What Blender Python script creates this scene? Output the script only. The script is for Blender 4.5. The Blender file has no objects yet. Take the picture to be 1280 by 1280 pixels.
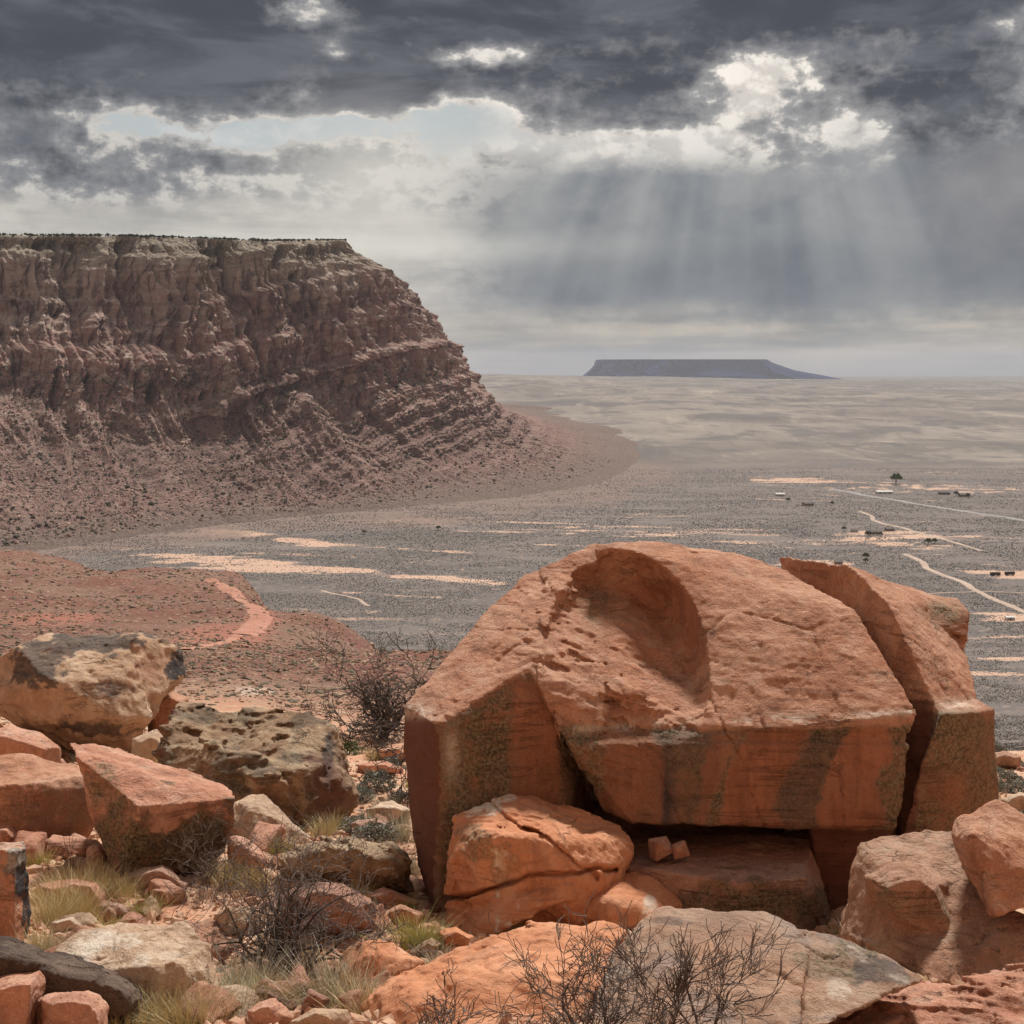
import bpy, bmesh, math, random
import numpy as np
from mathutils import Vector

S = bpy.context.scene
COL = S.collection
R = math.radians
F = 1758.0          # focal length in photo pixels (photo is 1280 wide)
EY = 456.0          # eye level row
PITCH = math.atan((640 - EY) / F)
SUN_EL, SUN_AZ = R(52), R(16)      # azimuth measured from +Y towards +X

# ------------------------------------------------------------------ camera
cd = bpy.data.cameras.new('camera')
cam = bpy.data.objects.new('camera', cd)
COL.objects.link(cam)
cam.location = (0, 0, 0)
cam.rotation_euler = (math.pi / 2 - PITCH, 0, 0)
cd.sensor_width = 36
cd.lens = F / 1280 * 36
cd.clip_start = 0.1
cd.clip_end = 200000
S.camera = cam

# ------------------------------------------------------------------ node expression helper
class G:
    """a tiny expression wrapper round shader nodes"""
    def __init__(s, tree): s.t = tree
    def node(s, kind, **kw):
        n = s.t.nodes.new(kind)
        for k, v in kw.items(): setattr(n, k, v)
        return n
    def put(s, sock, v):
        if isinstance(v, E): s.t.links.new(v.s, sock)
        elif isinstance(v, bpy.types.NodeSocket): s.t.links.new(v, sock)
        elif isinstance(v, (tuple, list)):
            v = tuple(v)
            n = len(sock.default_value)
            sock.default_value = v + (1.0,) * (n - len(v)) if n > len(v) else v[:n]
        else: sock.default_value = v
    def math(s, op, *a, clamp=False):
        n = s.node('ShaderNodeMath', operation=op); n.use_clamp = clamp
        for i, v in enumerate(a): s.put(n.inputs[i], v)
        return E(s, n.outputs[0])
    def sep(s, v):
        n = s.node('ShaderNodeSeparateXYZ'); s.put(n.inputs[0], v)
        return [E(s, n.outputs[i]) for i in range(3)]
    def comb(s, x, y, z):
        n = s.node('ShaderNodeCombineXYZ')
        for i, v in enumerate((x, y, z)): s.put(n.inputs[i], v)
        return E(s, n.outputs[0])
    def noise(s, vec, scale=1.0, detail=4.0, rough=0.55, dist=0.0, lac=2.0):
        n = s.node('ShaderNodeTexNoise'); s.put(n.inputs['Vector'], vec)
        s.put(n.inputs['Scale'], scale); s.put(n.inputs['Detail'], detail)
        s.put(n.inputs['Roughness'], rough); s.put(n.inputs['Distortion'], dist); s.put(n.inputs['Lacunarity'], lac)
        return E(s, n.outputs['Fac'])
    def voro(s, vec, scale=1.0, feature='F1', out='Distance'):
        n = s.node('ShaderNodeTexVoronoi', feature=feature); s.put(n.inputs['Vector'], vec); s.put(n.inputs['Scale'], scale)
        return E(s, n.outputs[out])
    def ss(s, v, a, b):
        n = s.node('ShaderNodeMapRange', interpolation_type='SMOOTHSTEP')
        s.put(n.inputs['Value'], v); s.put(n.inputs['From Min'], a); s.put(n.inputs['From Max'], b)
        n.inputs['To Min'].default_value = 0; n.inputs['To Max'].default_value = 1
        return E(s, n.outputs['Result'])
    def mix(s, f, a, b, blend='MIX'):
        n = s.node('ShaderNodeMix', data_type='RGBA', blend_type=blend)
        n.clamp_factor = True
        s.put(n.inputs[0], f); s.put(n.inputs[6], a); s.put(n.inputs[7], b)
        return E(s, n.outputs[2])
    def mixf(s, f, a, b):
        n = s.node('ShaderNodeMix', data_type='FLOAT'); s.put(n.inputs[0], f); s.put(n.inputs[2], a); s.put(n.inputs[3], b)
        return E(s, n.outputs[0])
    def vscale(s, vec, xyz):
        n = s.node('ShaderNodeVectorMath', operation='MULTIPLY'); s.put(n.inputs[0], vec); s.put(n.inputs[1], xyz)
        return E(s, n.outputs[0])
    def attr(s, name, out='Fac'):
        n = s.node('ShaderNodeAttribute', attribute_name=name)
        return E(s, n.outputs[out])
class E:
    def __init__(s, g, sock): s.g = g; s.s = sock
    def __add__(s, o): return s.g.math('ADD', s, o)
    __radd__ = __add__
    def __sub__(s, o): return s.g.math('SUBTRACT', s, o)
    def __rsub__(s, o): return s.g.math('SUBTRACT', o, s)
    def __mul__(s, o): return s.g.math('MULTIPLY', s, o)
    __rmul__ = __mul__
    def __truediv__(s, o): return s.g.math('DIVIDE', s, o)
    def __rtruediv__(s, o): return s.g.math('DIVIDE', o, s)

# ------------------------------------------------------------------ world: broken storm sky
def build_world():
    w = bpy.data.worlds.new('World'); S.world = w; w.use_nodes = True
    t = w.node_tree; t.nodes.clear(); g = G(t)
    tc = g.node('ShaderNodeTexCoord')
    d = E(g, tc.outputs['Generated'])
    x, y, z = g.sep(d)
    az = g.math('ARCTAN2', x, y)
    hyp = g.math('SQRT', x * x + y * y)
    el = g.math('ARCTAN2', z, hyp)
    tanE = g.math('TANGENT', g.math('MINIMUM', el, 1.35))
    A = g.math('TANGENT', g.math('MAXIMUM', g.math('MINIMUM', az, 1.25), -1.25)) * F + 640.0
    Rw = EY - tanE * F
    P = g.comb(A / 300.0, Rw / 130.0, 0.0)
    # domain warp for ragged edges
    wv = g.noise(g.vscale(P, (0.8, 0.8, 1)), 1.0, 5, 0.6)
    wv2 = g.noise(g.vscale(P, (0.9, 0.9, 1)), 1.3, 5, 0.6, lac=2.1)
    Aw = A + (wv - 0.5) * 190.0
    Rr = Rw + (wv2 - 0.5) * 90.0
    def ga(cx, cy, sx, sy, k=1.0, soft=False):
        AA, RR = (A, Rw) if soft else (Aw, Rr)
        u = (AA - cx) / sx; v = (RR - cy) / sy
        return g.math('EXPONENT', (u * u + v * v) * -1.0) * k
    def tot(lst):
        s_ = lst[0]
        for q in lst[1:]: s_ = s_ + q
        return s_
    big = g.noise(P, 1.1, 9, 0.58, 0.15)
    fine = g.noise(P, 3.4, 7, 0.62, 0.3)
    thick = tot([
        ga(150, 20, 360, 85, 0.75), ga(330, 105, 190, 45, 0.55), ga(30, 110, 160, 40, 0.45),
        ga(480, 140, 70, 38, 0.35),
        ga(800, 25, 480, 55, 0.70), ga(1200, 20, 300, 50, 0.5), ga(560, 5, 150, 45, 0.3), ga(560, 110, 90, 22, 0.35),
        ga(790, 125, 125, 48, 0.62),
        ga(70, 198, 150, 30, 0.28), ga(300, 214, 130, 18, 0.24), ga(140, 236, 110, 10, 0.22),
        ga(1190, 150, 140, 80, 0.5), ga(1100, 125, 80, 30, 0.25), ga(1000, 185, 60, 35, 0.22),
        ga(60, 265, 120, 25, 0.1)])
    gap = tot([ga(385, 36, 80, 26, 0.9), ga(425, 75, 22, 12, 0.5), ga(300, 6, 60, 12, 0.5), ga(610, 82, 55, 16, 0.5), ga(925, 125, 66, 44, 0.52),
               ga(590, 180, 90, 30, 0.5), ga(700, 178, 90, 12, 0.3), ga(820, 190, 90, 18, 0.45), ga(1060, 190, 45, 22, 0.4), ga(370, 170, 220, 16, 0.55),
               ga(1250, 62, 70, 20, 0.3)])
    puff = g.noise(g.comb(A / 95.0, Rw / 60.0, 9.0), 1.0, 10, 0.62, 0.2)
    puff = g.noise(g.comb(A / 105.0, Rw / 62.0, 9.0), 1.0, 12, 0.62, 0.15)
    puff2 = g.noise(g.comb(A / 34.0, Rw / 24.0, 4.0), 1.0, 8, 0.62)
    T = 0.36 + thick - gap + (big - 0.5) * 0.7 + (puff - 0.5) * 1.25 + (puff2 - 0.5) * 1.1
    clr = g.math('MINIMUM', ga(350, 168, 210, 22, 1.0) + ga(470, 190, 80, 26, 0.8), 1.0)
    T = g.math('MAXIMUM', T, 0.25 - clr * 0.3)
    # overhead and behind: a broken deck of its own
    T = g.mixf(g.ss(el, 0.30, 0.42), T, 0.45 + (big - 0.5) * 1.2)
    sunprox = ga(860, 110, 430, 120, 1.0, True)
    clear = g.mix(g.ss(Rw, 170, 300), (0.50, 0.53, 0.52), (0.56, 0.54, 0.51))
    clear = g.mix(g.ss(puff * 0.6 + puff2 * 0.4, 0.44, 0.6) * 0.75, clear, (0.66, 0.65, 0.62))
    low = g.ss(Rw, 215, 265)
    rimc = g.mix(sunprox, (0.60, 0.57, 0.53), (1.0, 0.93, 0.84))
    rimc = g.mix(g.ss(puff2 * 0.6 + puff * 0.4, 0.43, 0.54) * 0.9, rimc, g.mix(sunprox, (0.44, 0.43, 0.42), (0.66, 0.61, 0.56)))
    midc = g.mix(sunprox, (0.26, 0.265, 0.275), (0.34, 0.335, 0.335))
    drk = (0.070, 0.078, 0.096)
    tex = g.noise(g.comb(A / 190.0, Rw / 55.0, 6.0), 1.0, 9, 0.6, 0.5)
    c = g.mix(g.ss(T, 0.14, 0.27), clear, rimc)
    c = g.mix(g.ss(T, 0.29, 0.52), c, midc)
    c = g.mix(g.ss(T, 0.42, 0.98), c, drk)
    c = g.mix(g.ss(tex, 0.42, 0.66) * g.ss(T, 0.5, 0.75) * 0.6, c, (0.18, 0.185, 0.215))
    c = g.mix(g.ss(tex, 0.5, 0.34) * g.ss(T, 0.5, 0.75) * 0.6, c, (0.062, 0.066, 0.085))
    # smooth pale veil low on the left
    veil = g.ss(Rr, 246, 276) * (1.0 - g.ss(A, 520, 700))
    veiltex = g.noise(g.comb(A / 240.0, Rw / 38.0, 2.0), 1.0, 8, 0.6)
    c = g.mix(veil * 0.85, c, g.mix(g.ss(veiltex, 0.35, 0.65), (0.42, 0.405, 0.38), (0.64, 0.605, 0.55)))
    c = g.mix(ga(470, 235, 110, 70, 0.75, True), c, (0.72, 0.69, 0.62))
    # rain curtain below the gap
    soft = g.noise(g.comb(A / 330.0, Rw / 170.0, 0.0), 0.9, 5, 0.5)
    As = A + (soft - 0.5) * 260.0; Rs = Rw + (soft - 0.5) * 90.0
    cur = g.ss(As, 500, 700) * g.ss(Rs + (puff - 0.5) * 60.0, 185, 232) * (1.0 - g.ss(Rs, 378, 425)) * (1.0 - g.ss(A, 1900, 2400))
    curtex = g.noise(g.comb(A / 150.0, Rw / 120.0, 11.0), 1.0, 7, 0.55, 0.3)
    curc = g.mix(g.ss(curtex, 0.36, 0.68), (0.155, 0.178, 0.205), (0.30, 0.305, 0.31))
    curc = g.mix(ga(950, 338, 360, 46, 0.85, True), curc, (0.118, 0.142, 0.170))
    curc = g.mix(g.ss(A, 1040, 1250) * g.ss(Rw, 420, 250) * 0.6, curc, (0.225, 0.215, 0.225))
    c = g.mix(cur * 0.96, c, curc)
    # light band along the horizon
    hz = g.ss(Rs, 372, 425)
    hc = g.mix(g.ss(g.noise(g.comb(A / 300.0, Rw / 30.0, 3.0), 1.0, 6, 0.6), 0.35, 0.65), (0.27, 0.268, 0.255), (0.56, 0.49, 0.39))
    hzm = hz * g.ss(A, 380, 640)
    c = g.mix(hzm * 0.9, c, hc)
    glow = ga(420, 312, 260, 18, 0.6, True)
    c = g.mix(glow, c, (0.80, 0.77, 0.69))
    c = g.mix(g.ss(Rw, 435, 466) * g.ss(A, 560, 700) * 0.6, c, (0.36, 0.345, 0.315))
    # shafts of light fanning out from the hidden sun
    ang = (A - 925.0) / g.math('MAXIMUM', Rw + 190.0, 60.0)
    sh = g.noise(g.comb(ang * 4.2, 0.0, 0.0), 1.0, 2, 0.5)
    sh2 = g.noise(g.comb(ang * 13.0, 5.0, 0.0), 1.0, 2, 0.5)
    shaft = g.ss(sh * 0.78 + sh2 * 0.22, 0.36, 0.68)
    env = g.ss(Rw, 120, 200) * (1.0 - g.ss(Rw, 290, 465)) * g.ss(A, 570, 720) * (1.0 - g.ss(A, 1040, 1240))
    c = g.mix(shaft * env * 0.33, c, (0.66, 0.645, 0.61))
    # brighter cloud deck overhead
    up = g.ss(el, 0.36, 0.9)
    ahead = g.ss(y, -0.5, 0.6)
    gain = g.mixf(up, g.mixf(ahead, 0.38, 0.86), g.mixf(ahead, 0.5, 1.4))
    vm = g.node('ShaderNodeVectorMath', operation='SCALE'); g.put(vm.inputs[0], c); g.put(vm.inputs['Scale'], gain)
    sky = g.node('ShaderNodeTexSky', sky_type='NISHITA'); sky.sun_disc = False
    sky.sun_elevation = SUN_EL; sky.sun_rotation = SUN_AZ; sky.altitude = 1500
    b1 = g.node('ShaderNodeBackground'); g.put(b1.inputs[0], sky.outputs[0]); b1.inputs[1].default_value = 0.1
    b2 = g.node('ShaderNodeBackground'); g.put(b2.inputs[0], vm.outputs[0]); b2.inputs[1].default_value = 1.0
    mx = g.node('ShaderNodeMixShader')
    cover = g.mixf(g.ss(T, 0.05, 0.3), 0.93, 1.0)
    g.put(mx.inputs[0], cover); g.put(mx.inputs[1], b1.outputs[0]); g.put(mx.inputs[2], b2.outputs[0])
    out = g.node('ShaderNodeOutputWorld'); g.put(out.inputs[0], mx.outputs[0])
build_world()

sd = bpy.data.lights.new('sun', 'SUN'); sd.energy = 4.8; sd.angle = R(7); sd.color = (1.0, 0.95, 0.88)
sun = bpy.data.objects.new('sun', sd); COL.objects.link(sun)
sv = Vector((math.sin(SUN_AZ) * math.cos(SUN_EL), math.cos(SUN_AZ) * math.cos(SUN_EL), math.sin(SUN_EL)))
sun.rotation_euler = sv.to_track_quat('Z', 'Y').to_euler()
sun.location = sv * 100

S.view_settings.view_transform = 'Standard'
S.view_settings.look = 'None'
S.view_settings.exposure = 0.22
S.view_settings.gamma = 1.0
S.view_settings.use_curve_mapping = False
S.cycles.max_bounces = 6
S.cycles.diffuse_bounces = 3
S.cycles.volume_bounces = 0

# ------------------------------------------------------------------ numeric helpers
rng = np.random.default_rng(7)
TAB = rng.random((64, 64, 64)).astype(np.float32) * 2 - 1
def vnoise(x, y, z):
    xi = np.floor(x); yi = np.floor(y); zi = np.floor(z)
    fx = (x - xi).astype(np.float32); fy = (y - yi).astype(np.float32); fz = (z - zi).astype(np.float32)
    fx = fx * fx * (3 - 2 * fx); fy = fy * fy * (3 - 2 * fy); fz = fz * fz * (3 - 2 * fz)
    x0 = xi.astype(np.int64) & 63; y0 = yi.astype(np.int64) & 63; z0 = zi.astype(np.int64) & 63
    x1 = (x0 + 1) & 63; y1 = (y0 + 1) & 63; z1 = (z0 + 1) & 63
    a = TAB[x0, y0, z0] * (1 - fx) + TAB[x1, y0, z0] * fx
    b = TAB[x0, y1, z0] * (1 - fx) + TAB[x1, y1, z0] * fx
    c = TAB[x0, y0, z1] * (1 - fx) + TAB[x1, y0, z1] * fx
    d = TAB[x0, y1, z1] * (1 - fx) + TAB[x1, y1, z1] * fx
    a = a * (1 - fy) + b * fy; c = c * (1 - fy) + d * fy
    return a * (1 - fz) + c * fz
def lnoise(x, y, z):
    # straight (unsmoothed) interpolation: gives flat facets with creases
    xi = np.floor(x); yi = np.floor(y); zi = np.floor(z)
    fx = (x - xi).astype(np.float32); fy = (y - yi).astype(np.float32); fz = (z - zi).astype(np.float32)
    x0 = xi.astype(np.int64) & 63; y0 = yi.astype(np.int64) & 63; z0 = zi.astype(np.int64) & 63
    o = TAB[x0, y0, z0]
    # tetrahedral (simplex-cell) interpolation so that each cell is split in planar pieces
    x1 = (x0 + 1) & 63; y1 = (y0 + 1) & 63; z1 = (z0 + 1) & 63
    a = TAB[x1, y1, z1]
    cx = TAB[x1, y0, z0]; cy = TAB[x0, y1, z0]; cz = TAB[x0, y0, z1]
    cxy = TAB[x1, y1, z0]; cxz = TAB[x1, y0, z1]; cyz = TAB[x0, y1, z1]
    xy = fx >= fy; yz = fy >= fz; xz = fx >= fz
    hi = np.where(xy & xz, cx, np.where(yz & ~xy, cy, cz))
    lo_z = (fz <= fx) & (fz <= fy); lo_y = (fy < fz) & (fy <= fx)
    mid = np.where(lo_z, cxy, np.where(lo_y, cxz, cyz))
    m1 = np.maximum(np.maximum(fx, fy), fz); m3 = np.minimum(np.minimum(fx, fy), fz); m2 = fx + fy + fz - m1 - m3
    return o * (1 - m1) + hi * (m1 - m2) + mid * (m2 - m3) + a * m3
def fbm(x, y, z, octv=4, gain=0.5, seed=0.0):
    s = 0; a = 1.0; tot = 0
    x = np.asarray(x, dtype=np.float64) + seed * 7.31; y = np.asarray(y, dtype=np.float64) + seed * 3.17; z = z + seed * 5.77
    z = z + x * 0
    for i in range(octv):
        s = s + a * vnoise(x, y, z); tot += a * 0.6
        a *= gain
        x, y, z = (x * 1.62 + y * 1.24) + 11.3, (y * 1.62 - x * 1.24) + 5.1, z * 2.04 + 7.7
    return s / tot
def ridged(x, y, z, octv=4, gain=0.5, seed=0.0):
    s = 0; a = 1.0; tot = 0
    x = np.asarray(x, dtype=np.float64) + seed * 4.1; y = np.asarray(y, dtype=np.float64) + seed * 2.7; z = np.asarray(z, dtype=np.float64) + 0 * x
    for i in range(octv):
        s = s + a * (1 - np.abs(vnoise(x, y, z)) * 2); tot += a
        a *= gain; x, y, z = x * 2.03 + 3.3, y * 2.03 + 1.7, z * 2.03 + 9.1
    return s / tot
def sstep(v, a, b):
    t = np.clip((v - a) / (b - a), 0, 1); return t * t * (3 - 2 * t)

def make_mesh(name, V, Q, smooth=True):
    """V (n,3), Q (m,k) index array"""
    me = bpy.data.meshes.new(name)
    V = np.ascontiguousarray(V, dtype=np.float32); Q = np.ascontiguousarray(Q, dtype=np.int32)
    me.vertices.add(len(V)); me.vertices.foreach_set('co', V.ravel())
    k = Q.shape[1]
    me.loops.add(Q.size); me.loops.foreach_set('vertex_index', Q.ravel())
    me.polygons.add(len(Q)); me.polygons.foreach_set('loop_start', np.arange(0, Q.size, k, dtype=np.int32))
    me.polygons.foreach_set('use_smooth', np.full(len(Q), smooth))
    me.update(calc_edges=True); me.validate()
    return me
def add_attr(me, name, vals):
    a = me.attributes.new(name, 'FLOAT', 'POINT'); a.data.foreach_set('value', np.ascontiguousarray(vals, dtype=np.float32))
def link(name, me, mats=None, parent=None, loc=None):
    o = bpy.data.objects.new(name, me); COL.objects.link(o)
    if mats is not None:
        for m in (mats if isinstance(mats, (list, tuple)) else [mats]): me.materials.append(m)
    if parent is not None: o.parent = parent
    if loc is not None: o.location = loc
    return o
def tag(o, label=None, cat=None, group=None, kind=None):
    if label: o['label'] = label
    if cat: o['category'] = cat
    if group: o['group'] = group
    if kind: o['kind'] = kind
    return o
def empty(name, loc):
    o = bpy.data.objects.new(name, None); COL.objects.link(o); o.location = loc; o.empty_display_size = 0.2
    return o
cp, sp = math.cos(PITCH), math.sin(PITCH)
def at(px, py, Y):
    """world point of photo pixel at world distance Y"""
    cx = (px - 640) / F; cy = -(py - 640) / F
    d = np.array([cx, cp + cy * sp, -sp + cy * cp])
    return d * (Y / d[1])
def atv(px, py, Y):
    px = np.asarray(px, float); py = np.asarray(py, float)
    cx = (px - 640) / F; cy = -(py - 640) / F
    dy = cp + cy * sp; dz = -sp + cy * cp
    k = Y / dy
    return cx * k, dy * k, dz * k

# ------------------------------------------------------------------ terrain height
LY = np.array([0.5, 2, 4, 8, 12, 18, 25, 40, 70, 120, 200, 300, 450, 700, 1000, 2000])
TBX = np.array([-400, 0, 290, 370, 600, 900, 1400])
TBZ = np.array([
 [-1.6, -1.9, -2.7, -4.1, -5.2, -6.4, -7.5, -10.0, -15.0, -23.0, -32.0, -41, -55, -110, -200, -200],
 [-1.6, -1.9, -2.7, -4.1, -5.2, -6.4, -7.5, -10.2, -15.6, -24.0, -35.0, -45, -60, -115, -200, -200],
 [-1.6, -1.9, -2.7, -4.1, -5.2, -6.4, -7.6, -10.4, -15.8, -24.0, -35.0, -45.5, -75, -130, -200, -200],
 [-1.6, -1.9, -2.7, -4.1, -5.3, -6.5, -7.8, -10.8, -16.4, -24.5, -36.0, -60, -110, -170, -200, -200],
 [-1.6, -1.9, -2.7, -4.2, -5.4, -6.6, -8.0, -11.0, -16.5, -25.0, -50.0, -85, -130, -180, -200, -200],
 [-1.6, -1.9, -2.7, -4.2, -5.5, -6.8, -8.2, -11.2, -22.0, -45.0, -80.0, -110, -150, -190, -200, -200],
 [-1.6, -1.9, -2.7, -4.2, -5.5, -6.8, -8.2, -11.2, -22.0, -45.0, -80.0, -110, -150, -190, -200, -200]])
def H(X, Y):
    X = np.asarray(X, float); Y = np.asarray(Y, float)
    r = np.hypot(X, Y)
    front = Y > 0.3
    Ye = np.where(Y > 0.3, np.maximum(Y, r * 0.35), np.minimum(r, 1.0))
    px = 640 + F * X / np.maximum(Ye, 1e-3)
    px = np.where(r < 3, 640, px)
    ly = np.log(np.clip(Ye, 0.5, 2000)); L = np.log(LY)
    cols = [np.interp(ly, L, TBZ[i]) for i in range(len(TBX))]
    pxc = np.clip(px, TBX[0], TBX[-1] - 1e-3)
    i = np.clip(np.searchsorted(TBX, pxc, side='right') - 1, 0, len(TBX) - 2)
    C = np.stack(cols)
    flat = C.reshape(len(TBX), -1); ii = i.ravel(); ar = np.arange(ii.size)
    t = ((pxc - TBX[i]) / (TBX[i + 1] - TBX[i])).ravel(); t = t * t * (3 - 2 * t)
    z = (flat[ii, ar] * (1 - t) + flat[ii + 1, ar] * t).reshape(X.shape)
    # behind the camera the slope climbs
    z = np.where(Y < 0.3, -1.6 + 0.35 * r * (1 - np.exp(-r / 4.0)) * np.clip(0.3 - Y, 0, 1), z)
    # rising far country
    base = np.interp(Y, [0, 2500, 4000, 6000, 9000, 12500, 16000, 70000], [0, 0, 18, 44, 84, 118, 40, -500])
    base = base * np.interp(px, [600, 1280], [1.0, 0.36])
    z = z + np.where(Y > 0, base, 0)
    hill = np.exp(-((np.log(np.maximum(Ye, 1)) - math.log(6200)) / 0.55) ** 2)
    hn = fbm(X / 1300.0, Y / 900.0, 0.0, 6, 0.55, 3.0) * 38 + ridged(X / 1900.0 + 0.3 * fbm(X / 900, Y / 900, 0, 2), Y / 800.0, 0.5, 5, 0.55, 2.0) * 30
    z = z + np.where((Ye > 2300), hill * hn, 0)
    # hillside relief
    mid = sstep(r, 45, 90) * (1 - sstep(r, 600, 900))
    z = z + mid * (fbm(X / 55.0, Y / 55.0, 0, 5, 0.5, 1.0) * np.clip(r * 0.011, 0.3, 3.2) + fbm(X / 9.0, Y / 9.0, 0, 3, 0.55, 6.0) * np.clip(r * 0.0026, 0.1, 0.8))
    flat_ = sstep(r, 800, 1100)
    z = z + flat_ * fbm(X / 260.0, Y / 260.0, 0, 4, 0.5, 8.0) * 1.8
    near = (1 - sstep(r, 40, 70)) * sstep(r, 2, 6)
    z = z + near * (fbm(X / 2.6, Y / 2.6, 0, 5, 0.55, 4.0) * 0.20 + fbm(X / 0.5, Y / 0.5, 0, 3, 0.6, 5.0) * 0.05)
    return z
_ys = np.exp(np.linspace(math.log(3), math.log(60000), 2600))
def ground_at(px, py, ymin=3):
    ys = _ys[_ys >= ymin]
    X, Y, Z = atv(px, py, ys)
    h = H(X, Y)
    k = np.nonzero(Z < h)[0]
    k = k[0] if len(k) else len(ys) - 1
    return np.array([X[k], Y[k], h[k]])
# ------------------------------------------------------------------ ground sheet
def project(X, Y, Z):
    Yc = Y * cp - Z * sp; Zc = Y * sp + Z * cp
    Yc = np.where(Yc > 0.05, Yc, 0.05)
    return 640 + F * X / Yc, 640 - F * Zc / Yc
def plain_masks(X, Y, Z):
    px, py = project(X, Y, Z)
    n = fbm(X / 420.0, Y / 70.0, 0, 5, 0.55, 11.0)
    n2 = fbm(X / 120.0, Y / 26.0, 0, 4, 0.6, 12.0)
    def el(cx, cy, sx, sy, k=1.0): return k * np.exp(-(((px - cx) / sx) ** 2 + ((py - cy) / sy) ** 2))
    def stripe(x0, y0, x1, y1, w, k=1.0):
        t = (px - x0) / (x1 - x0); yy = y0 + (y1 - y0) * t
        return k * np.exp(-((py - yy) / w) ** 2) * sstep(t, -0.03, 0.06) * (1 - sstep(t, 0.9, 1.05))
    s = el(265, 668, 62, 8, 1.1) + stripe(180, 653, 420, 680, 6, .8) + stripe(340, 675, 640, 694, 2.5, .6)
    s = s + stripe(20, 680, 350, 704, 7, .9) + stripe(330, 704, 640, 731, 4.5, .95) + stripe(160, 700, 400, 716, 5, .6)
    s = s + stripe(420, 740, 640, 752, 2.0, .8) + stripe(430, 651, 560, 655, 4, .7)
    for r_ in range(7): s = s + stripe(500 + 20 * r_, 648 + 5 * r_, 760 + 15 * r_, 656 + 5 * r_, 1.6, .55)
    s = s + stripe(930, 600, 1400, 616, 7, .75) + el(1120, 668, 100, 12, .75) + el(1180, 684, 60, 5, .9) + el(1000, 635, 60, 6, .4)
    s = s + el(1255, 718, 60, 9, 1.0) + el(1262, 775, 45, 5, .9) + el(1270, 822, 50, 5, .9) + el(1010, 706, 60, 5, .8)
    s = s + el(960, 622, 110, 4, .5) + el(1250, 765, 40, 12, .6)
    s = s + stripe(1000, 690, 1400, 697, 3, .5) + stripe(780, 664, 1050, 690, 2, .4) + stripe(1180, 840, 1400, 850, 4, .7)
    n3_ = fbm(X / 30.0, Y / 12.0, 0, 4, 0.65, 19.0)
    m = .9 * sstep(s * .8 + n * 0.5 + n2 * 0.42 + n3_ * .45, 0.28, 0.88)
    m = np.maximum(m, 0.55 * sstep(n + 0.4 * n2, 0.25, 0.8))
    r = np.hypot(X, Y)
    return m * sstep(r, 650, 800) * (1 - sstep(py, 560, 600) * 0) * np.where(r > 650, 1, 0), px, py

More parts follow.
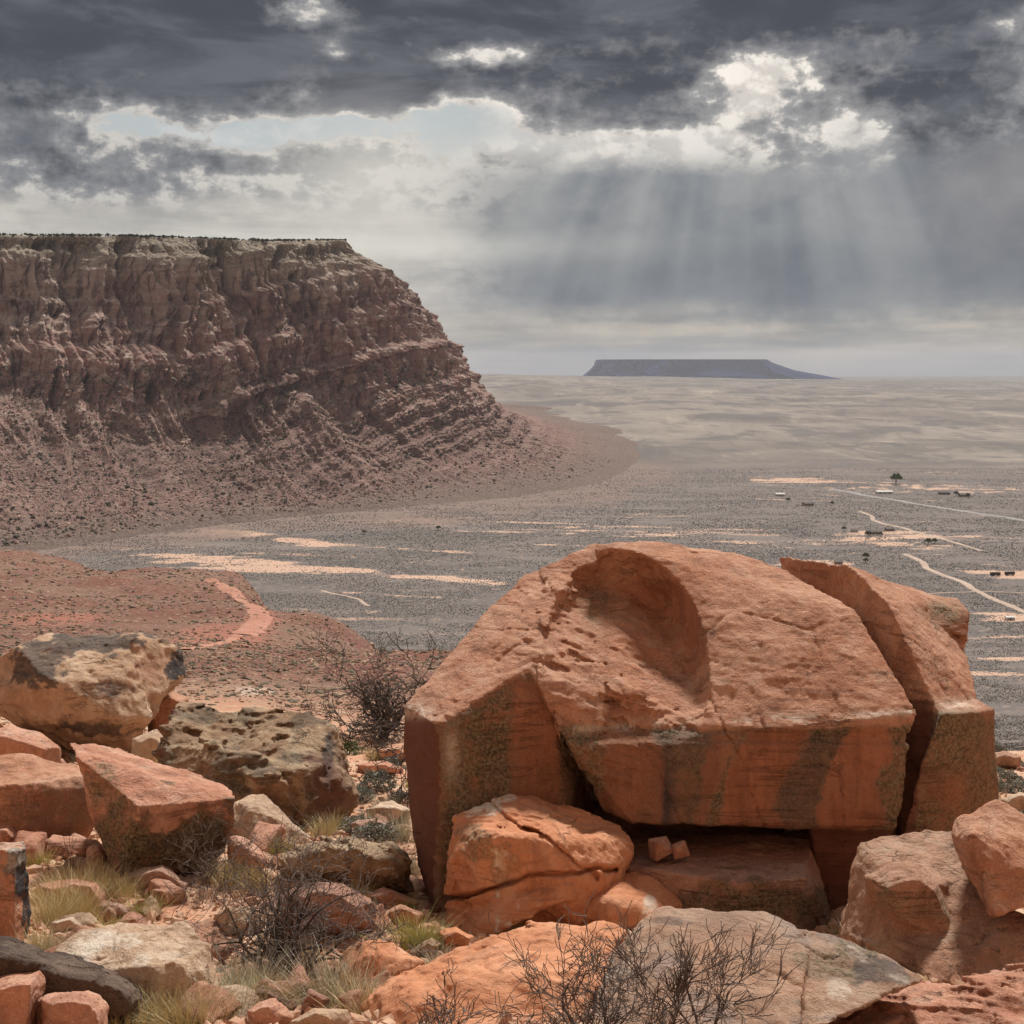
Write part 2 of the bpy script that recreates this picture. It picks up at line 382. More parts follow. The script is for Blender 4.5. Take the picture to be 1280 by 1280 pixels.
def build_ground():
    rs = [0.6]
    while rs[-1] < 60: rs.append(rs[-1] * 1.0115)
    while rs[-1] < 560: rs.append(rs[-1] * 1.0078)
    while rs[-1] < 820: rs.append(rs[-1] * 1.012)
    while rs[-1] < 13500: rs.append(rs[-1] + rs[-1] ** 2 / 330000.0)
    while rs[-1] < 33000: rs.append(rs[-1] * 1.12)
    rs = np.array(rs)
    fine = np.linspace(-22.5, 22.5, 860)
    side = 22.5 + np.cumsum(np.geomspace(0.08, 6.0, 60)); side = side[side < 178]
    azs = np.radians(np.concatenate([-side[::-1], fine, side]))
    rr, aa = np.meshgrid(rs, azs, indexing='ij')
    X = rr * np.sin(aa); Y = rr * np.cos(aa)
    Z = H(X, Y)
    nr, na = X.shape
    V = np.stack([X, Y, Z], -1).reshape(-1, 3)
    idx = np.arange(nr * na).reshape(nr, na)
    idw = np.concatenate([idx, idx[:, :1]], 1)
    q = np.stack([idw[:-1, :-1], idw[:-1, 1:], idw[1:, 1:], idw[1:, :-1]], -1).reshape(-1, 4)[:, ::-1]
    me = make_mesh('ground', V, q)
    sand, px, py = plain_masks(X, Y, Z)
    r = np.hypot(X, Y)
    add_attr(me, 'sand', sand.ravel())
    add_attr(me, 'w_hill', (sstep(r, 42, 80)).ravel())
    add_attr(me, 'w_plain', (sstep(r, 620, 760)).ravel())
    add_attr(me, 'w_far', sstep(Y + 350 * fbm(X / 900, Y / 900, 0, 3, .5, 2.), 2650, 3050).ravel())
    # bare red earth by the track and on the spur
    red = np.exp(-(((px - 268) / 60) ** 2 + ((py - 796) / 16) ** 2)) * 1.3 + .8 * np.exp(-(((px - 330) / 36) ** 2 + ((py - 765) / 22) ** 2)) + 0.8 * np.exp(-(((px - 60) / 120) ** 2 + ((py - 775) / 12) ** 2)) + 0.5 * np.exp(-(((px - 300) / 200) ** 2 + ((py - 855) / 45) ** 2))
    red = sstep(red + 0.35 * fbm(X / 14, Y / 14, 0, 4, .55, 3.), 0.45, 0.85)
    add_attr(me, 'red', red.ravel())
    brow = np.interp(px, [-200, 0, 100, 180, 330, 430, 600, 770, 800, 860], [715, 705, 690, 665, 650, 648, 636, 622, 598, 596])
    fan = sstep(brow + 16 - py + 16 * fbm(X / 130, Y / 60, 0, 4, .6, 5.), -4, 12) * (px < 900) * sstep(870 - px, 0, 60) * (py < 730)
    add_attr(me, 'fan', fan.ravel())
    scar = sstep(ridged(X / 330. + .5 * fbm(X / 900., Y / 900., 4, 3), Y / 800. + .5 * fbm(X / 500., Y / 900., 0, 3), 2., 6, .62, 7.), .44, .56) * sstep(fbm(X / 1500., Y / 2500., 0, 3, .5, 17.), -.3, .3)
    add_attr(me, 'scar', scar.ravel())
    pale = np.exp(-(((px - 320) / 45) ** 2 + ((py - 862) / 9) ** 2)) + np.exp(-(((px - 570) / 60) ** 2 + ((py - 800) / 7) ** 2))
    add_attr(me, 'pale', sstep(pale + 0.4 * fbm(X / 5, Y / 5, 0, 4, .6, 9.), 0.5, 0.9).ravel())
    m = bpy.data.materials.new('ground_earth'); m.use_nodes = True
    g = G(m.node_tree); bs = m.node_tree.nodes['Principled BSDF']
    geo = g.node('ShaderNodeNewGeometry'); p = E(g, geo.outputs['Position'])
    # near ground
    nn = g.noise(p, 0.9, 8, 0.6); nf = g.noise(p, 9.0, 6, 0.65)
    near = g.mix(g.ss(nn, 0.35, 0.65), (0.47, 0.235, 0.145), (0.50, 0.34, 0.23))
    near = g.mix(g.ss(nf, 0.5, 0.75), near, (0.30, 0.15, 0.095))
    vn = g.voro(p, 14.0)
    near = g.mix(g.ss(vn, 0.28, 0.12) * 0.6, near, (0.56, 0.42, 0.31))
    # hillside rubble
    h1 = g.noise(p, 0.05, 8, 0.62); h2 = g.noise(p, 0.9, 6, 0.7); hv = g.voro(p, 0.75)
    hill = g.mix(g.ss(h1, 0.38, 0.62), (0.20, 0.085, 0.062), (0.23, 0.135, 0.098))
    hill = g.mix(g.ss(h2, 0.45, 0.7) * 0.7, hill, (0.135, 0.095, 0.07))
    hill = g.mix(g.ss(hv, 0.3, 0.15) * 0.65, hill, (0.42, 0.29, 0.21))
    hill = g.mix(g.attr('red') * 0.85, hill, g.mix(h2, (0.30, 0.12, 0.085), (0.38, 0.17, 0.12)))
    hill = g.mix(g.attr('pale') * 0.9, hill, (0.42, 0.36, 0.31))
    # scrub flats
    s1 = g.noise(g.vscale(p, (0.004, 0.012, 0.0)), 1.0, 7, 0.6)
    s2 = g.noise(p, 0.14, 5, 0.7)
    scrub = g.mix(g.ss(s1, 0.3, 0.7), (0.112, 0.099, 0.094), (0.17, 0.144, 0.130))
    scrub = g.mix(g.ss(s2, 0.5, 0.66) * 0.5, scrub, (0.36, 0.25, 0.19))
    sandc = g.mix(s1, (0.46, 0.285, 0.20), (0.54, 0.37, 0.275))
    sandc = g.mix(g.ss(s2, 0.5, 0.66) * 0.55, sandc, (0.2, 0.16, 0.13))
    s3 = g.noise(p, 0.3, 4, 0.7)
    plain = g.mix(g.ss(g.attr('sand') + (s3 - 0.5) * 1.6 + (s2 - 0.5) * 0.8, 0.3, 0.75), scrub, sandc)
    plain = g.mix(g.attr('fan') * 0.9, plain, g.mix(g.ss(s2, 0.4, 0.6), (0.155, 0.105, 0.09), (0.225, 0.165, 0.135)))
    # far hills
    f1 = g.noise(g.vscale(p, (0.0011, 0.0016, 0.004)), 1.0, 9, 0.62, 0.6)
    f2 = g.noise(g.vscale(p, (0.0045, 0.0030, 0.02)), 1.0, 7, 0.65, 0.4)
    far = g.mix(g.ss(f1, 0.36, 0.64), (0.165, 0.140, 0.120), (0.245, 0.208, 0.175))
    f3 = g.noise(g.vscale(p, (0.012, 0.0022, 0.03)), 1.0, 7, 0.7, 0.5)
    far = g.mix(g.ss(f2, 0.48, 0.58) * 0.85, far, (0.12, 0.105, 0.10))
    far = g.mix(g.ss(f2, 0.40, 0.30) * 0.5, far, (0.40, 0.33, 0.27))
    far = g.mix(g.attr('scar') * 0.65, far, (0.10, 0.088, 0.08))
    far = g.mix(g.ss(f3, 0.52, 0.62) * 0.5, far, (0.115, 0.10, 0.09))
    far = g.mix(g.ss(f3, 0.44, 0.34) * 0.5, far, (0.33, 0.275, 0.225))
    c = g.mix(g.attr('w_hill'), near, hill)
    c = g.mix(g.attr('w_plain'), c, plain)
    c = g.mix(g.attr('w_far'), c, far)
    g.put(bs.inputs['Base Color'], c); bs.inputs['Roughness'].default_value = 0.95
    bs.inputs['Specular IOR Level'].default_value = 0.15
    bp = g.node('ShaderNodeBump'); bp.inputs['Strength'].default_value = 0.6; bp.inputs['Distance'].default_value = 0.06
    g.put(bp.inputs['Height'], nf * 0.6 + (1.0 - vn) * 0.6); 
    bp2 = g.node('ShaderNodeBump'); bp2.inputs['Strength'].default_value = 0.7; bp2.inputs['Distance'].default_value = 0.9
    g.put(bp2.inputs['Height'], (h2 + (1.0 - hv) * 0.5) * g.attr('w_hill') * (1.0 - g.attr('w_plain')))
    g.put(bp2.inputs['Normal'], bp.outputs[0])
    g.put(bs.inputs['Normal'], bp2.outputs[0])
    o = link('ground', me, m); tag(o, kind='structure')
build_ground()

# ------------------------------------------------------------------ the big mesa
def interp_path(K, s):
    K = np.array(K, float); n = len(K)
    t = K[:, 0]
    return np.interp(s, t, K[:, 1]), np.interp(s, t, K[:, 2])
def wx(px, Y): return (px - 640) / F * Y
def smooth1(a, w):
    k = np.hanning(2 * w + 3); k /= k.sum()
    return np.convolve(np.pad(a, w + 1, mode='edge'), k, mode='valid')
def build_mesa():
    NS, NT = 1500, 620
    s = np.linspace(0, 1, NS)
    rim = [(0, wx(-520, 1900), 1900), (.15, wx(-150, 2150), 2150), (.28, wx(0, 2200), 2200), (.42, wx(180, 2260), 2260), (.56, wx(330, 2380), 2380),
           (.64, wx(400, 2480), 2480), (.70, wx(428, 2560), 2560), (.78, wx(434, 2720), 2720), (.88, wx(425, 3200), 3200), (1, wx(330, 4400), 4400)]
    base = [(0, wx(-560, 1200), 1200), (.15, wx(-200, 1340), 1340), (.28, wx(0, 1440), 1440), (.42, wx(180, 1640), 1640), (.50, wx(330, 1800), 1800), (.56, wx(430, 1880), 1880),
            (.64, wx(600, 2010), 2010), (.70, wx(770, 2270), 2270), (.74, wx(800, 2480), 2480), (.80, wx(835, 2900), 2900), (.88, wx(830, 3600), 3600), (1, wx(700, 5200), 5200)]
    RX, RY = interp_path(rim, s); BX, BY = interp_path(base, s)
    RX, RY, BX, BY = [smooth1(a, 55) for a in (RX, RY, BX, BY)]
    rimz = np.interp(s, [0, .28, .56, .70, 1], [186, 199, 206, 222, 260])
    # t: 0 rim -> 1 base ; plus the mesa top behind the rim as extra rows
    t = np.linspace(0, 1, NT)
    # horizontal progress against height, for the face (left) and the nose (right)
    face = np.interp(t, [0, .04, .10, .30, .36, .42, .60, .66, .72, .82, 1.0], [0, .03, .07, .15, .20, .23, .33, .38, .44, .62, 1.0])
    nose = np.interp(t, [0, .05, .10, .21, .31, .43, .55, .66, .76, .86, .94, 1], [0, .035, .13, .21, .255, .315, .365, .415, .465, .56, .71, .97])
    wn = sstep(s, .56, .68)
    SS, TT = np.meshgrid(s, t, indexing='ij')
    prof = face[None, :] * (1 - wn[:, None]) + nose[None, :] * wn[:, None]
    DX = BX - RX; DY = BY - RY; L = np.hypot(DX, DY)
    zb = H(BX, BY) - 6
    Z = rimz[:, None] + (zb - rimz)[:, None] * TT
    X = RX[:, None] + DX[:, None] * prof; Y = RY[:, None] + DY[:, None] * prof
    # outward horizontal direction
    tx = np.gradient(RX + 0.5 * DX); ty = np.gradient(RY + 0.5 * DY); tl = np.hypot(tx, ty)
    nx, ny = ty / tl, -tx / tl
    nx = smooth1(nx, 80); ny = smooth1(ny, 80)
    sgn = np.sign(nx * DX + ny * DY); nx = nx * sgn; ny = ny * sgn
    # arc length along the face in metres
    al = np.cumsum(np.hypot(np.gradient(RX + .4 * DX), np.gradient(RY + .4 * DY)))
    AL = al[:, None] + 0 * TT
    # strata height, dipping with x on the right-hand side
    sz = Z - 0.30 * np.clip(X + 430, -60, 900)
    warp = fbm(AL / 130, Z / 90, 0, 3, .5, 1.) * 26
    cl = 1 - sstep(TT + .035 * fbm(AL / 70, 0 * TT, 0, 3, .6, 33.), 0.58, 0.68)        # cliff weight
    fl1 = ridged((AL + warp) / 125.0, Z / 520.0, 0.0, 3, .55, 2.)
    fl2 = ridged((AL + warp) / 40.0, Z / 170.0, 2.0, 4, .6, 5.)
    crag = fbm(AL / 22, Z / 16, Y / 60, 5, .6, 3.)
    blk = fbm((AL + warp) / 15, Z / 40, 0, 4, .6, 13.)
    cq = fbm((AL + warp * .6) / 48.0, Z / 300.0, 6.0, 3, .5, 21.); cleft = np.exp(-(cq / .07) ** 2) * sstep(fbm(AL / 90, Z / 80, 1., 3, .5, 22.), -.25, .1)
    cq2 = fbm((AL + warp * .6) / 19.0, Z / 120.0, 9.0, 3, .5, 23.); cleft2 = np.exp(-(cq2 / .09) ** 2)
    off = cl * ((fl1 - .35) * (58 - 34 * wn[:, None]) + (fl2 - .35) * 30 + crag * 7 + blk * 8 - 40 * cleft - 16 * cleft2)
    off = (off - 14 * cl * wn[:, None]) * sstep(TT, 0.0, 0.06)
    # ledges: hard and soft beds
    def beds(v, step, sharp):
        u = v / step; f = u - np.floor(u)
        return (f - sstep(f, .5 - sharp, .5 + sharp)) * step
    bw = fbm(AL / 300, Z / 200, 3, 3, .5, 7.) * 14
    lower = sstep(TT, .50, .62)
    off = off + cl * beds(sz + bw, 78, .10) * 0.24 + cl * beds(sz + bw * 1.6 + 13, 24, .2) * 0.22
    off = off + beds(sz + bw * .12, 27, .07) * .34 * lower * (0.25 + .75 * sstep(SS, .42, .60)) * (1 - sstep(TT, .90, .98))
    off = off + beds(sz + bw * .15 + 5, 9, .15) * .4 * lower * (0.15 + .85 * sstep(SS, .42, .60)) * (1 - sstep(TT, .86, .97))
    # the long thin caprock ledge across the talus
    led = sz + 45 + 3 * fbm(AL / 60, 0 * Z, 0, 3, .5, 4.)
    off = off + 10 * sstep(led, -9, -6.5) * (1 - sstep(led, -1.5, 12)) * sstep(SS, .45, .47) * (1 - sstep(TT, .93, .98))
    # talus gullies and fans
    gw = 1 - cl
    gul = ridged((AL - 190 * TT + 14 * fbm(AL / 60, TT * 5, 0, 3)) / 62.0, TT * .5, 4.0, 4, .6, 9.)
    off = off + gw * (gul - .4) * (46 - 34 * wn[:, None]) * (1 - sstep(TT, .88, 1.0)) + gw * fbm(AL / 11, Z / 7, Y / 30, 4, .6, 14.) * 3.2 * (1 - sstep(TT, .93, 1.0))
    GUL = gul * gw
    X = X + nx[:, None] * off; Y = Y + ny[:, None] * off
    Z = Z + (crag * 2.5 * cl + gw * fbm(AL / 16, Y / 16, 0, 4, .6, 15.) * 2.5 * (1 - sstep(TT, .93, 1.0))) * sstep(TT, 0, .05)
    spur = ridged((X * .8 + Y * .55) / 150., (Y * .8 - X * .5) / 420., 1., 4, .55, 31.)
    Z = Z + gw * (spur - .45) * 30 * (1 - sstep(TT, .86, 1.0)) * (1 - .5 * wn[:, None])
    GUL = GUL * .5 + spur * gw * .6
    Z[:, -3:] -= 12
    # top of the mesa: rows going inwards from the rim
    k = np.array([1.0, .55, .3, .16, .08, .03])
    topx = []; topy = []; topz = []
    for q in k:
        d_ = q * 900
        topx.append(RX - nx * d_); topy.append(RY - ny * d_); topz.append(rimz + 3 * fbm(RX / 80, RY / 80, q * 9, 4, .6) * (1 - q) + 1.5 - q * 25)
    X = np.concatenate([np.array(topx).T, X], 1); Y = np.concatenate([np.array(topy).T, Y], 1); Z = np.concatenate([np.array(topz).T, Z], 1)
    Z[:, :7] += fbm(X[:, :7] / 14, Y[:, :7] / 14, 0, 4, .6) * 1.6
    tt = np.concatenate([np.zeros((NS, len(k))), TT], 1)
    NTT = X.shape[1]
    V = np.stack([X, Y, Z], -1).reshape(-1, 3)
    global TALUS
    TALUS = V[((tt > .50) & (tt < .97) & (SS[:, :1] < .80)).ravel()]
    idx = np.arange(NS * NTT).reshape(NS, NTT)
    q = np.stack([idx[:-1, :-1], idx[:-1, 1:], idx[1:, 1:], idx[1:, :-1]], -1).reshape(-1, 4)
    me = make_mesh('mesa', V, q, smooth=True)
    szf = np.concatenate([np.zeros((NS, len(k))), sz], 1)
    add_attr(me, 'tt', tt.ravel()); add_attr(me, 'bed', (szf).ravel()); add_attr(me, 'gul', np.concatenate([np.zeros((NS, len(k))), GUL], 1).ravel())
    m = bpy.data.materials.new('mesa_sandstone'); m.use_nodes = True
    g = G(m.node_tree); bs = m.node_tree.nodes['Principled BSDF']
    geo = g.node('ShaderNodeNewGeometry'); p = E(g, geo.outputs['Position'])
    tz = g.attr('tt'); bd = g.attr('bed')
    big = g.noise(p, 0.009, 7, 0.62, 0.4); med = g.noise(p, 0.05, 7, 0.68); fine = g.noise(p, 0.22, 5, 0.72)
    strk = g.noise(g.vscale(p, (0.045, 0.045, 0.007)), 1.0, 8, 0.68, 0.4)
    bed = g.noise(g.comb(bd * 0.11, big * 1.5, 0.0), 1.0, 4, 0.6)
    c = g.mix(g.ss(big + (tz - 0.3) * 0.9, 0.25, 0.6), (0.56, 0.44, 0.37), (0.44, 0.26, 0.22))
    c = g.mix(g.ss(strk, 0.49, 0.60) * 0.8, c, (0.15, 0.09, 0.085))  # dark upright streaks put the flutes' shadows into the colour
    c = g.mix(g.ss(med, 0.50, 0.60) * 0.8, c, (0.62, 0.50, 0.42))
    c = g.mix(g.ss(bed, 0.48, 0.6) * 0.35, c, (0.16, 0.085, 0.075))
    capz = 1.0 - g.ss(tz + (med - 0.5) * 0.16, 0.03, 0.17)
    c = g.mix(capz * 0.85, c, g.mix(g.ss(fine, 0.4, 0.6), (0.19, 0.165, 0.125), (0.52, 0.43, 0.33)))
    tal = g.ss(tz + (big - 0.5) * 0.25, 0.58, 0.74)
    tc_ = g.mix(g.ss(med, 0.4, 0.62), (0.19, 0.105, 0.092), (0.28, 0.172, 0.145))
    tc_ = g.mix(g.ss(bed, 0.5, 0.62) * 0.5, tc_, (0.13, 0.062, 0.052))
    tc_ = g.mix(g.ss(g.attr('gul') + (med - 0.5) * 0.5, 0.42, 0.75) * 0.6, tc_, (0.29, 0.185, 0.15))
    tc_ = g.mix(g.ss(g.attr('gul') + (med - 0.5) * 0.5, 0.30, 0.0) * 0.45, tc_, (0.125, 0.085, 0.07))  # crests paler, gullies darker: washed debris plus relief shading put into colour
    vfine = g.noise(p, 0.55, 4, 0.75)
    tc_ = g.mix(g.ss(vfine, 0.50, 0.62) * 0.6, tc_, (0.40, 0.28, 0.22))
    tc_ = g.mix(g.ss(vfine, 0.47, 0.36) * 0.7, tc_, (0.075, 0.055, 0.045))
    tc_ = g.mix(g.ss(fine, 0.53, 0.66) * 0.6, tc_, (0.38, 0.26, 0.20))
    tc_ = g.mix(g.ss(fine, 0.45, 0.34) * 0.55, tc_, (0.10, 0.075, 0.06))
    c = g.mix(tal * 0.9, c, tc_)
    nz = g.sep(geo.outputs['True Normal'])[2]
    c = g.mix(g.ss(tz + (med - 0.5) * 0.05, 0.90, 0.985), c, g.mix(g.ss(fine, 0.4, 0.6), (0.145, 0.105, 0.09), (0.225, 0.165, 0.135)))
    deb = g.ss(nz, 0.45, 0.8) * (1.0 - tal) * g.ss(fine, 0.4, 0.6)
    c = g.mix(deb * 0.6, c, (0.24, 0.19, 0.14))
    shr = g.ss(g.voro(p, 0.12), 0.28, 0.16) * g.ss(med, 0.42, 0.55) * g.ss(nz, 0.25, 0.6)
    c = g.mix(shr * 0.7, c, (0.07, 0.072, 0.05))
    g.put(bs.inputs['Base Color'], c); bs.inputs['Roughness'].default_value = 0.95; bs.inputs['Specular IOR Level'].default_value = 0.1
    bp = g.node('ShaderNodeBump'); bp.inputs['Strength'].default_value = 0.9; bp.inputs['Distance'].default_value = 7.0
    g.put(bp.inputs['Height'], med * 0.6 + fine * 0.6 + strk * 1.0 + bed * 0.3)
    g.put(bs.inputs['Normal'], bp.outputs[0])
    o = link('mesa', me, m); tag(o, kind='structure')
    return RX, RY, rimz, nx, ny
MESA = build_mesa()

# far flat-topped mesas on the horizon
def far_mesa(name, x0, x1, top, Y, ybase, slope_l, slope_r, seed, depth=1800):
    NS, NT = 260, 40
    # plan outline: rounded rectangle footprint
    Xl, Xr = wx(x0, Y), wx(x1, Y)
    ztop = at(640, top, Y)[2]; zb = at(640, ybase, Y)[2]
    a = np.linspace(0, 2 * math.pi, NS, endpoint=False)
    t = np.linspace(0, 1, NT)
    cx = (Xl + Xr) / 2; hw = (Xr - Xl) / 2
    ca, sa = np.cos(a), np.sin(a)
    pw = lambda v: np.sign(v) * np.abs(v) ** 0.55
    bx = cx + pw(ca) * hw; by = Y + depth + pw(sa) * depth
    inset = np.where(ca < 0, slope_l * F ** -1 * Y, slope_r * F ** -1 * Y) * np.abs(ca) ** .6
    fr = np.interp(t, [0, .3, .42, 1], [0, .62, .66, 1])[:, None] if False else np.interp(t, [0, .62, .92, 1], [0, .78, .97, 1])[:, None]
    n = fbm(a * 9, t[:, None] * 2 + 0 * a, seed, 4, .6)
    X = bx[None] - np.sign(ca) * inset * fr + n * 60
    Yy = by[None] - np.sign(sa) * 420 * np.abs(sa) * fr + n * 90
    Z = zb + (ztop - zb) * t[:, None] + 0 * X
    V = np.stack([X, Yy, Z], -1).reshape(-1, 3)
    V = np.concatenate([V, [[cx, Y + depth, ztop + 2]]])
    idx = np.arange(NS * NT).reshape(NT, NS); idw = np.concatenate([idx, idx[:, :1]], 1)
    q = np.stack([idw[:-1, :-1], idw[:-1, 1:], idw[1:, 1:], idw[1:, :-1]], -1).reshape(-1, 4)
    lid = np.stack([idw[-1, :-1], idw[-1, 1:], np.full(NS, NS * NT), np.full(NS, NS * NT)], -1)
    bmq = np.concatenate([q])
    me = bpy.data.meshes.new(name)
    faces = bmq.tolist() + [f[:3] for f in lid.tolist()]
    me.from_pydata(V.tolist(), [], faces); me.update()
    m = bpy.data.materials.new(name + '_rock'); m.use_nodes = True
    g = G(m.node_tree); bs = m.node_tree.nodes['Principled BSDF']
    geo = g.node('ShaderNodeNewGeometry'); p = E(g, geo.outputs['Position'])
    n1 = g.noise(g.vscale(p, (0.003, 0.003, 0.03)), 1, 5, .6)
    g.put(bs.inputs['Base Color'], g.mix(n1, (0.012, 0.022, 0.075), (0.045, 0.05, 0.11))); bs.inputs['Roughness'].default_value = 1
    bs.inputs['Specular IOR Level'].default_value = 0
    tag(link(name, me, m), kind='structure')
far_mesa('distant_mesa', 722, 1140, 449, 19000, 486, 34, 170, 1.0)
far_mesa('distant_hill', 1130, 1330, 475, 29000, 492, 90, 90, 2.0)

# ------------------------------------------------------------------ haze: even air over the whole valley
def build_haze():
    bm = bmesh.new(); bmesh.ops.create_cube(bm, size=1.0)
    me = bpy.data.meshes.new('haze'); bm.to_mesh(me); bm.free()
    m = bpy.data.materials.new('haze_air'); m.use_nodes = True; t = m.node_tree; t.nodes.clear(); g = G(t)
    v = g.node('ShaderNodeVolumePrincipled'); v.inputs['Color'].default_value = (0.86, 0.89, 1.0, 1); v.inputs['Density'].default_value = HAZE
    v.inputs['Anisotropy'].default_value = 0.0
    out = g.node('ShaderNodeOutputMaterial'); t.links.new(v.outputs[0], out.inputs['Volume'])
    o = link('haze', me, m); o.scale = (82000, 82000, 1560); o.location = (0, 0, 340 - 780)
    tag(o, 'thin pale air filling the whole valley out to the horizon', 'haze', kind='stuff')
HAZE = 2.4e-5
build_haze()
# ------------------------------------------------------------------ rocks: signed distance hulls -> surface nets
def hull_planes(pts):
    bm = bmesh.new()
    for p in pts: bm.verts.new(p)
    bmesh.ops.convex_hull(bm, input=bm.verts[:])
    c = np.mean(np.array(pts), 0)
    out = []
    for f in bm.faces:
        if f.calc_area() < 1e-5: continue
        n = np.array(f.normal); p = np.array(f.verts[0].co); d = float(n @ p)
        if n @ c > d: n, d = -n, -d
        if any(n @ m > 0.9985 and abs(d - e) < 0.02 for m, e in out): continue
        out.append((n, d))
    bm.free()
    return out
def nets(D, org, h):
    """surface nets of the zero level of D"""
    nx, ny, nz = D.shape
    neg = D < 0
    c = np.zeros((nx - 1, ny - 1, nz - 1), np.int8)
    for i in (0, 1):
        for j in (0, 1):
            for k in (0, 1): c += neg[i:nx - 1 + i, j:ny - 1 + j, k:nz - 1 + k]
    act = (c > 0) & (c < 8)
    I, J, K = np.nonzero(act)
    n = len(I); ids = np.full(act.shape, -1, np.int32); ids[I, J, K] = np.arange(n)
    cn = [(i, j, k) for i in (0, 1) for j in (0, 1) for k in (0, 1)]
    val = np.stack([D[I + i, J + j, K + k] for i, j, k in cn], 1)
    acc = np.zeros((n, 3)); cnt = np.zeros(n)
    for a in range(8):
        for b in range(a + 1, 8):
            A, B = np.array(cn[a]), np.array(cn[b])
            if np.abs(A - B).sum() != 1: continue
            va, vb = val[:, a], val[:, b]; m = (va < 0) != (vb < 0)
            t = np.where(m, va / np.where(m, va - vb, 1), 0)
            acc += m[:, None] * (A + t[:, None] * (B - A)); cnt += m
    V = (np.stack([I, J, K], 1) + acc / cnt[:, None]) * h + org
    Q = []
    for ax in range(3):
        sl = [slice(1, -1)] * 3; sl[ax] = slice(0, -1)
        s0 = neg[tuple(slice(0, -1) if q == ax else slice(None) for q in range(3))]
        s1 = neg[tuple(slice(1, None) if q == ax else slice(None) for q in range(3))]
        e = s0 != s1
        P_ = np.array(np.nonzero(e))
        o1, o2 = (ax + 1) % 3, (ax + 2) % 3
        ok = (P_[o1] > 0) & (P_[o2] > 0) & (P_[o1] < D.shape[o1] - 1) & (P_[o2] < D.shape[o2] - 1)
        P_ = P_[:, ok]; sgn = s0[tuple(P_)]
        def cell(d1, d2):
            q = P_.copy(); q[o1] -= d1; q[o2] -= d2; return ids[tuple(q)]
        q = np.stack([cell(1, 1), cell(0, 1), cell(0, 0), cell(1, 0)], 1)
        q = np.where(sgn[:, None], q, q[:, ::-1])
        Q.append(q)
    return V, np.concatenate(Q)

